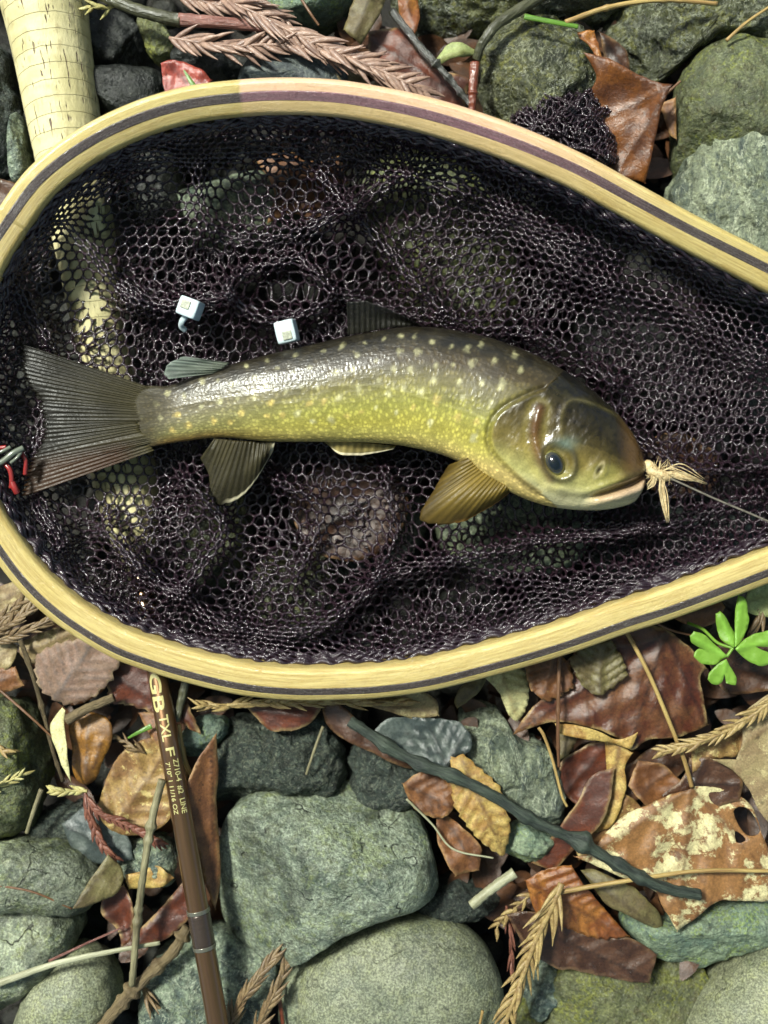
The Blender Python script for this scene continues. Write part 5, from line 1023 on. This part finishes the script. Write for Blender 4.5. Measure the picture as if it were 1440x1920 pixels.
        fm_ = M(name + '_skin'); col = fm_.attr('col', 'Color'); fm_.fin(col, .5, fm_.bump(fm_.noise(fm_.coord(), 8, 3), 1.0), .25, .12, .2)
        tr = fm_.n('ShaderNodeBsdfTranslucent'); fm_.l(col, tr.inputs[0]); m1 = fm_.n('ShaderNodeMixShader'); m1.inputs[0].default_value = trans; fm_.l(fm_.b.outputs[0], m1.inputs[1]); fm_.l(tr.outputs[0], m1.inputs[2])
        tp = fm_.n('ShaderNodeBsdfTransparent'); m2 = fm_.n('ShaderNodeMixShader'); m2.inputs[0].default_value = alpha; fm_.l(tp.outputs[0], m2.inputs[1]); fm_.l(m1.outputs[0], m2.inputs[2]); fm_.l(m2.outputs[0], fm_.out.inputs[0])
        G = grid_faces(nt_, nr, False); th_ = (1.6 * (1 - .6 * r)[None] + 0 * t[:, None]).reshape(-1)
        bot = X - np.array([0, 0, 1.0]) * (th_ * S)[:, None]
        bi = np.concatenate([np.arange(nr), np.arange(1, nt_) * nr + nr - 1, (nt_ - 1) * nr + np.arange(nr - 2, -1, -1), np.arange(nt_ - 2, 0, -1) * nr]); b2 = np.roll(bi, -1)
        mk(name, np.concatenate([X, bot]), [G, G[:, ::-1] + nn, np.stack([bi, bi + nn, b2 + nn, b2], -1)], fm_.m, fish, attrs={'col': np.tile(Cc.reshape(-1, 3), (2, 1))})
    fin('tail_fin', '284,727 268,755 268,805 284,843', '34,642 52,700 78,765 88,800 76,838 68,855 52,885 42,932', 168, 158, (76, 70, 46), (20, 18, 11), (64, 42, 24), 34, (0, 1), 6, 6, .93, .25, .2, 13, .55)
    fin('dorsal_fin', '652,628 690,622 740,612 790,612', '650,566 690,566 735,582 786,608', 196, 214, (34, 32, 23), (26, 25, 20), (70, 66, 46), 14, jag=3, alpha=.8)
    fin('adipose_fin', '430,680 418,690 400,700', '345,668 318,682 308,696 316,711', 196, 204, (92, 98, 84), (122, 132, 122), (150, 158, 150), 6, jag=1, alpha=.72)
    fin('anal_fin', '402,822 440,826 480,828 516,828', '376,858 392,890 398,946 430,942 470,912 512,846', 176, 160, (62, 56, 34), (48, 44, 28), (220, 210, 176), 15, (0, 1), 2, 3, .9, .25, .05, rim=(.42, .93))
    fin('pelvic_fin', '606,826 650,828 700,832 742,836', '612,832 640,852 690,852 738,842', 178, 170, (128, 112, 60), (150, 136, 86), (228, 216, 180), 10, (0, 0), 1, 0, .95, rim=(.05, .8))
    fin('pectoral_fin', '898,850 925,868 950,888 974,904', '840,872 815,915 787,970 828,986 880,972 935,940 972,910', 226, 206, (136, 114, 44), (78, 62, 26), (222, 160, 76), 18, (0, 1), 2, 14, .97, .2, .05, rim=(.5, .95))
build_fish()

# ------------------------------------------------------------------ fly, leader, cords
def build_fly():
    f = thing('fishing_fly', 'tan artificial fly hooked in the mouth of the fish', 'fishing fly', W(1225, 890, 215))
    fm = plain_mat('fly_hackle', (216, 196, 150), (176, 150, 106), 10, .6, 1); rs = np.random.RandomState(2)
    p = catmull(P('1208,866,236 1226,884,240 1246,894,240 1262,896,238'), 16); V, F, uv = tube(W(p[:, 0], p[:, 1], p[:, 2]), np.array([6, 9, 10, 10, 11, 11, 11, 11, 11, 10, 10, 9, 8, 7, 6, 5]) * S, 10, noise=.35, nsc=8); mk('fly_body', V, F, fm, f, uv=uv)
    for a, w_ in (('1240,885,246 1275,888,252 1326,906,252', 13), ('1238,892,244 1243,930,248 1252,980,248', 10), ('1244,884,248 1280,896,250 1310,902,246', 9), ('1232,888,246 1222,908,250 1214,916,250', 6), ('1236,880,246 1238,864,252', 5), ('1228,878,246 1222,866,250', 5)):
        fib = []
        for k in range(16):
            p = P(a); L_ = rs.uniform(.72, 1.03); p = p[0] + (p - p[0]) * L_; j = rs.normal(size=2) * w_ * .4; p[1:-1, :2] += j; p[-1, :2] += j * .35; p[:, 2] += rs.normal() * w_ * .2
            p = catmull(p, 10); fib.append(tube(W(p[:, 0], p[:, 1], p[:, 2]), rs.uniform(.9, 1.7) * S * np.linspace(1, .35, 10), 5))
        V, F, uv = join(fib); mk('wing', V, F, fm, f, uv=uv)
    parts = []
    for k in range(60):
        b = W(rs.uniform(1218, 1262), rs.uniform(876, 902), 244); d = rs.normal(size=3); d /= np.linalg.norm(d); parts.append(tube(np.stack([b, b + d * 10 * S, b + d * rs.uniform(16, 26) * S + [0, 0, 2 * S]]), np.array([.8, .6, .2]) * S, 4, caps=False))
    V, F, uv = join(parts); mk('hackle', V, F, fm, f, uv=uv, kind='stuff')
    lm = plain_mat('leader_line', (122, 116, 104), (96, 90, 80), 12, .3, .5); p = catmull(P('1255,896,244 1290,912,246 1340,935,246 1395,958,244 1480,992,240 1640,1040,226'), 60); V, F, uv = tube(W(p[:, 0], p[:, 1], p[:, 2]), 1.9 * S, 7)
    mk('leader_line', V, F, lm, label='thin grey leader line running right from the fly', cat='fishing line', uv=uv)
    rm = M('red_cord'); red = rm.fin(lin(140, 44, 42), .25, None, .5, .5); c = thing('cord', 'shiny red cord looped by the tail fin at the left edge', 'cord', W(20, 870, 190))
    for a, r in (('-30,860,196 -4,842,204 12,838,206', 4), ('6,868,206 18,880,208 22,900,206 21,915,202', 4.5), ('40,850,196 48,865,198 47,890,192', 4), ('23,905,204 28,916,204 32,924,200', 6)):
        p = catmull(P(a), 24); V, F, uv = tube(W(p[:, 0], p[:, 1], p[:, 2]), r * S, 10); mk('strand', V, F, red, c)
    gm = M('grey_line'); gl = gm.fin(lin(104, 110, 96), .25, None, .5, .5); c = thing('clip', 'grey wire clip over the red cord at the left edge', 'clip', W(10, 850, 195))
    for a, r in (('-40,880,210 0,868,214 24,850,214 44,840,208', 5.5), ('-40,862,208 0,848,212 20,838,208', 3.5), ('20,868,212 32,858,214 40,848,208', 3)):
        p = catmull(P(a), 24); V, F, uv = tube(W(p[:, 0], p[:, 1], p[:, 2]), r * S, 10); mk('wire', V, F, gl, c)
build_fly()
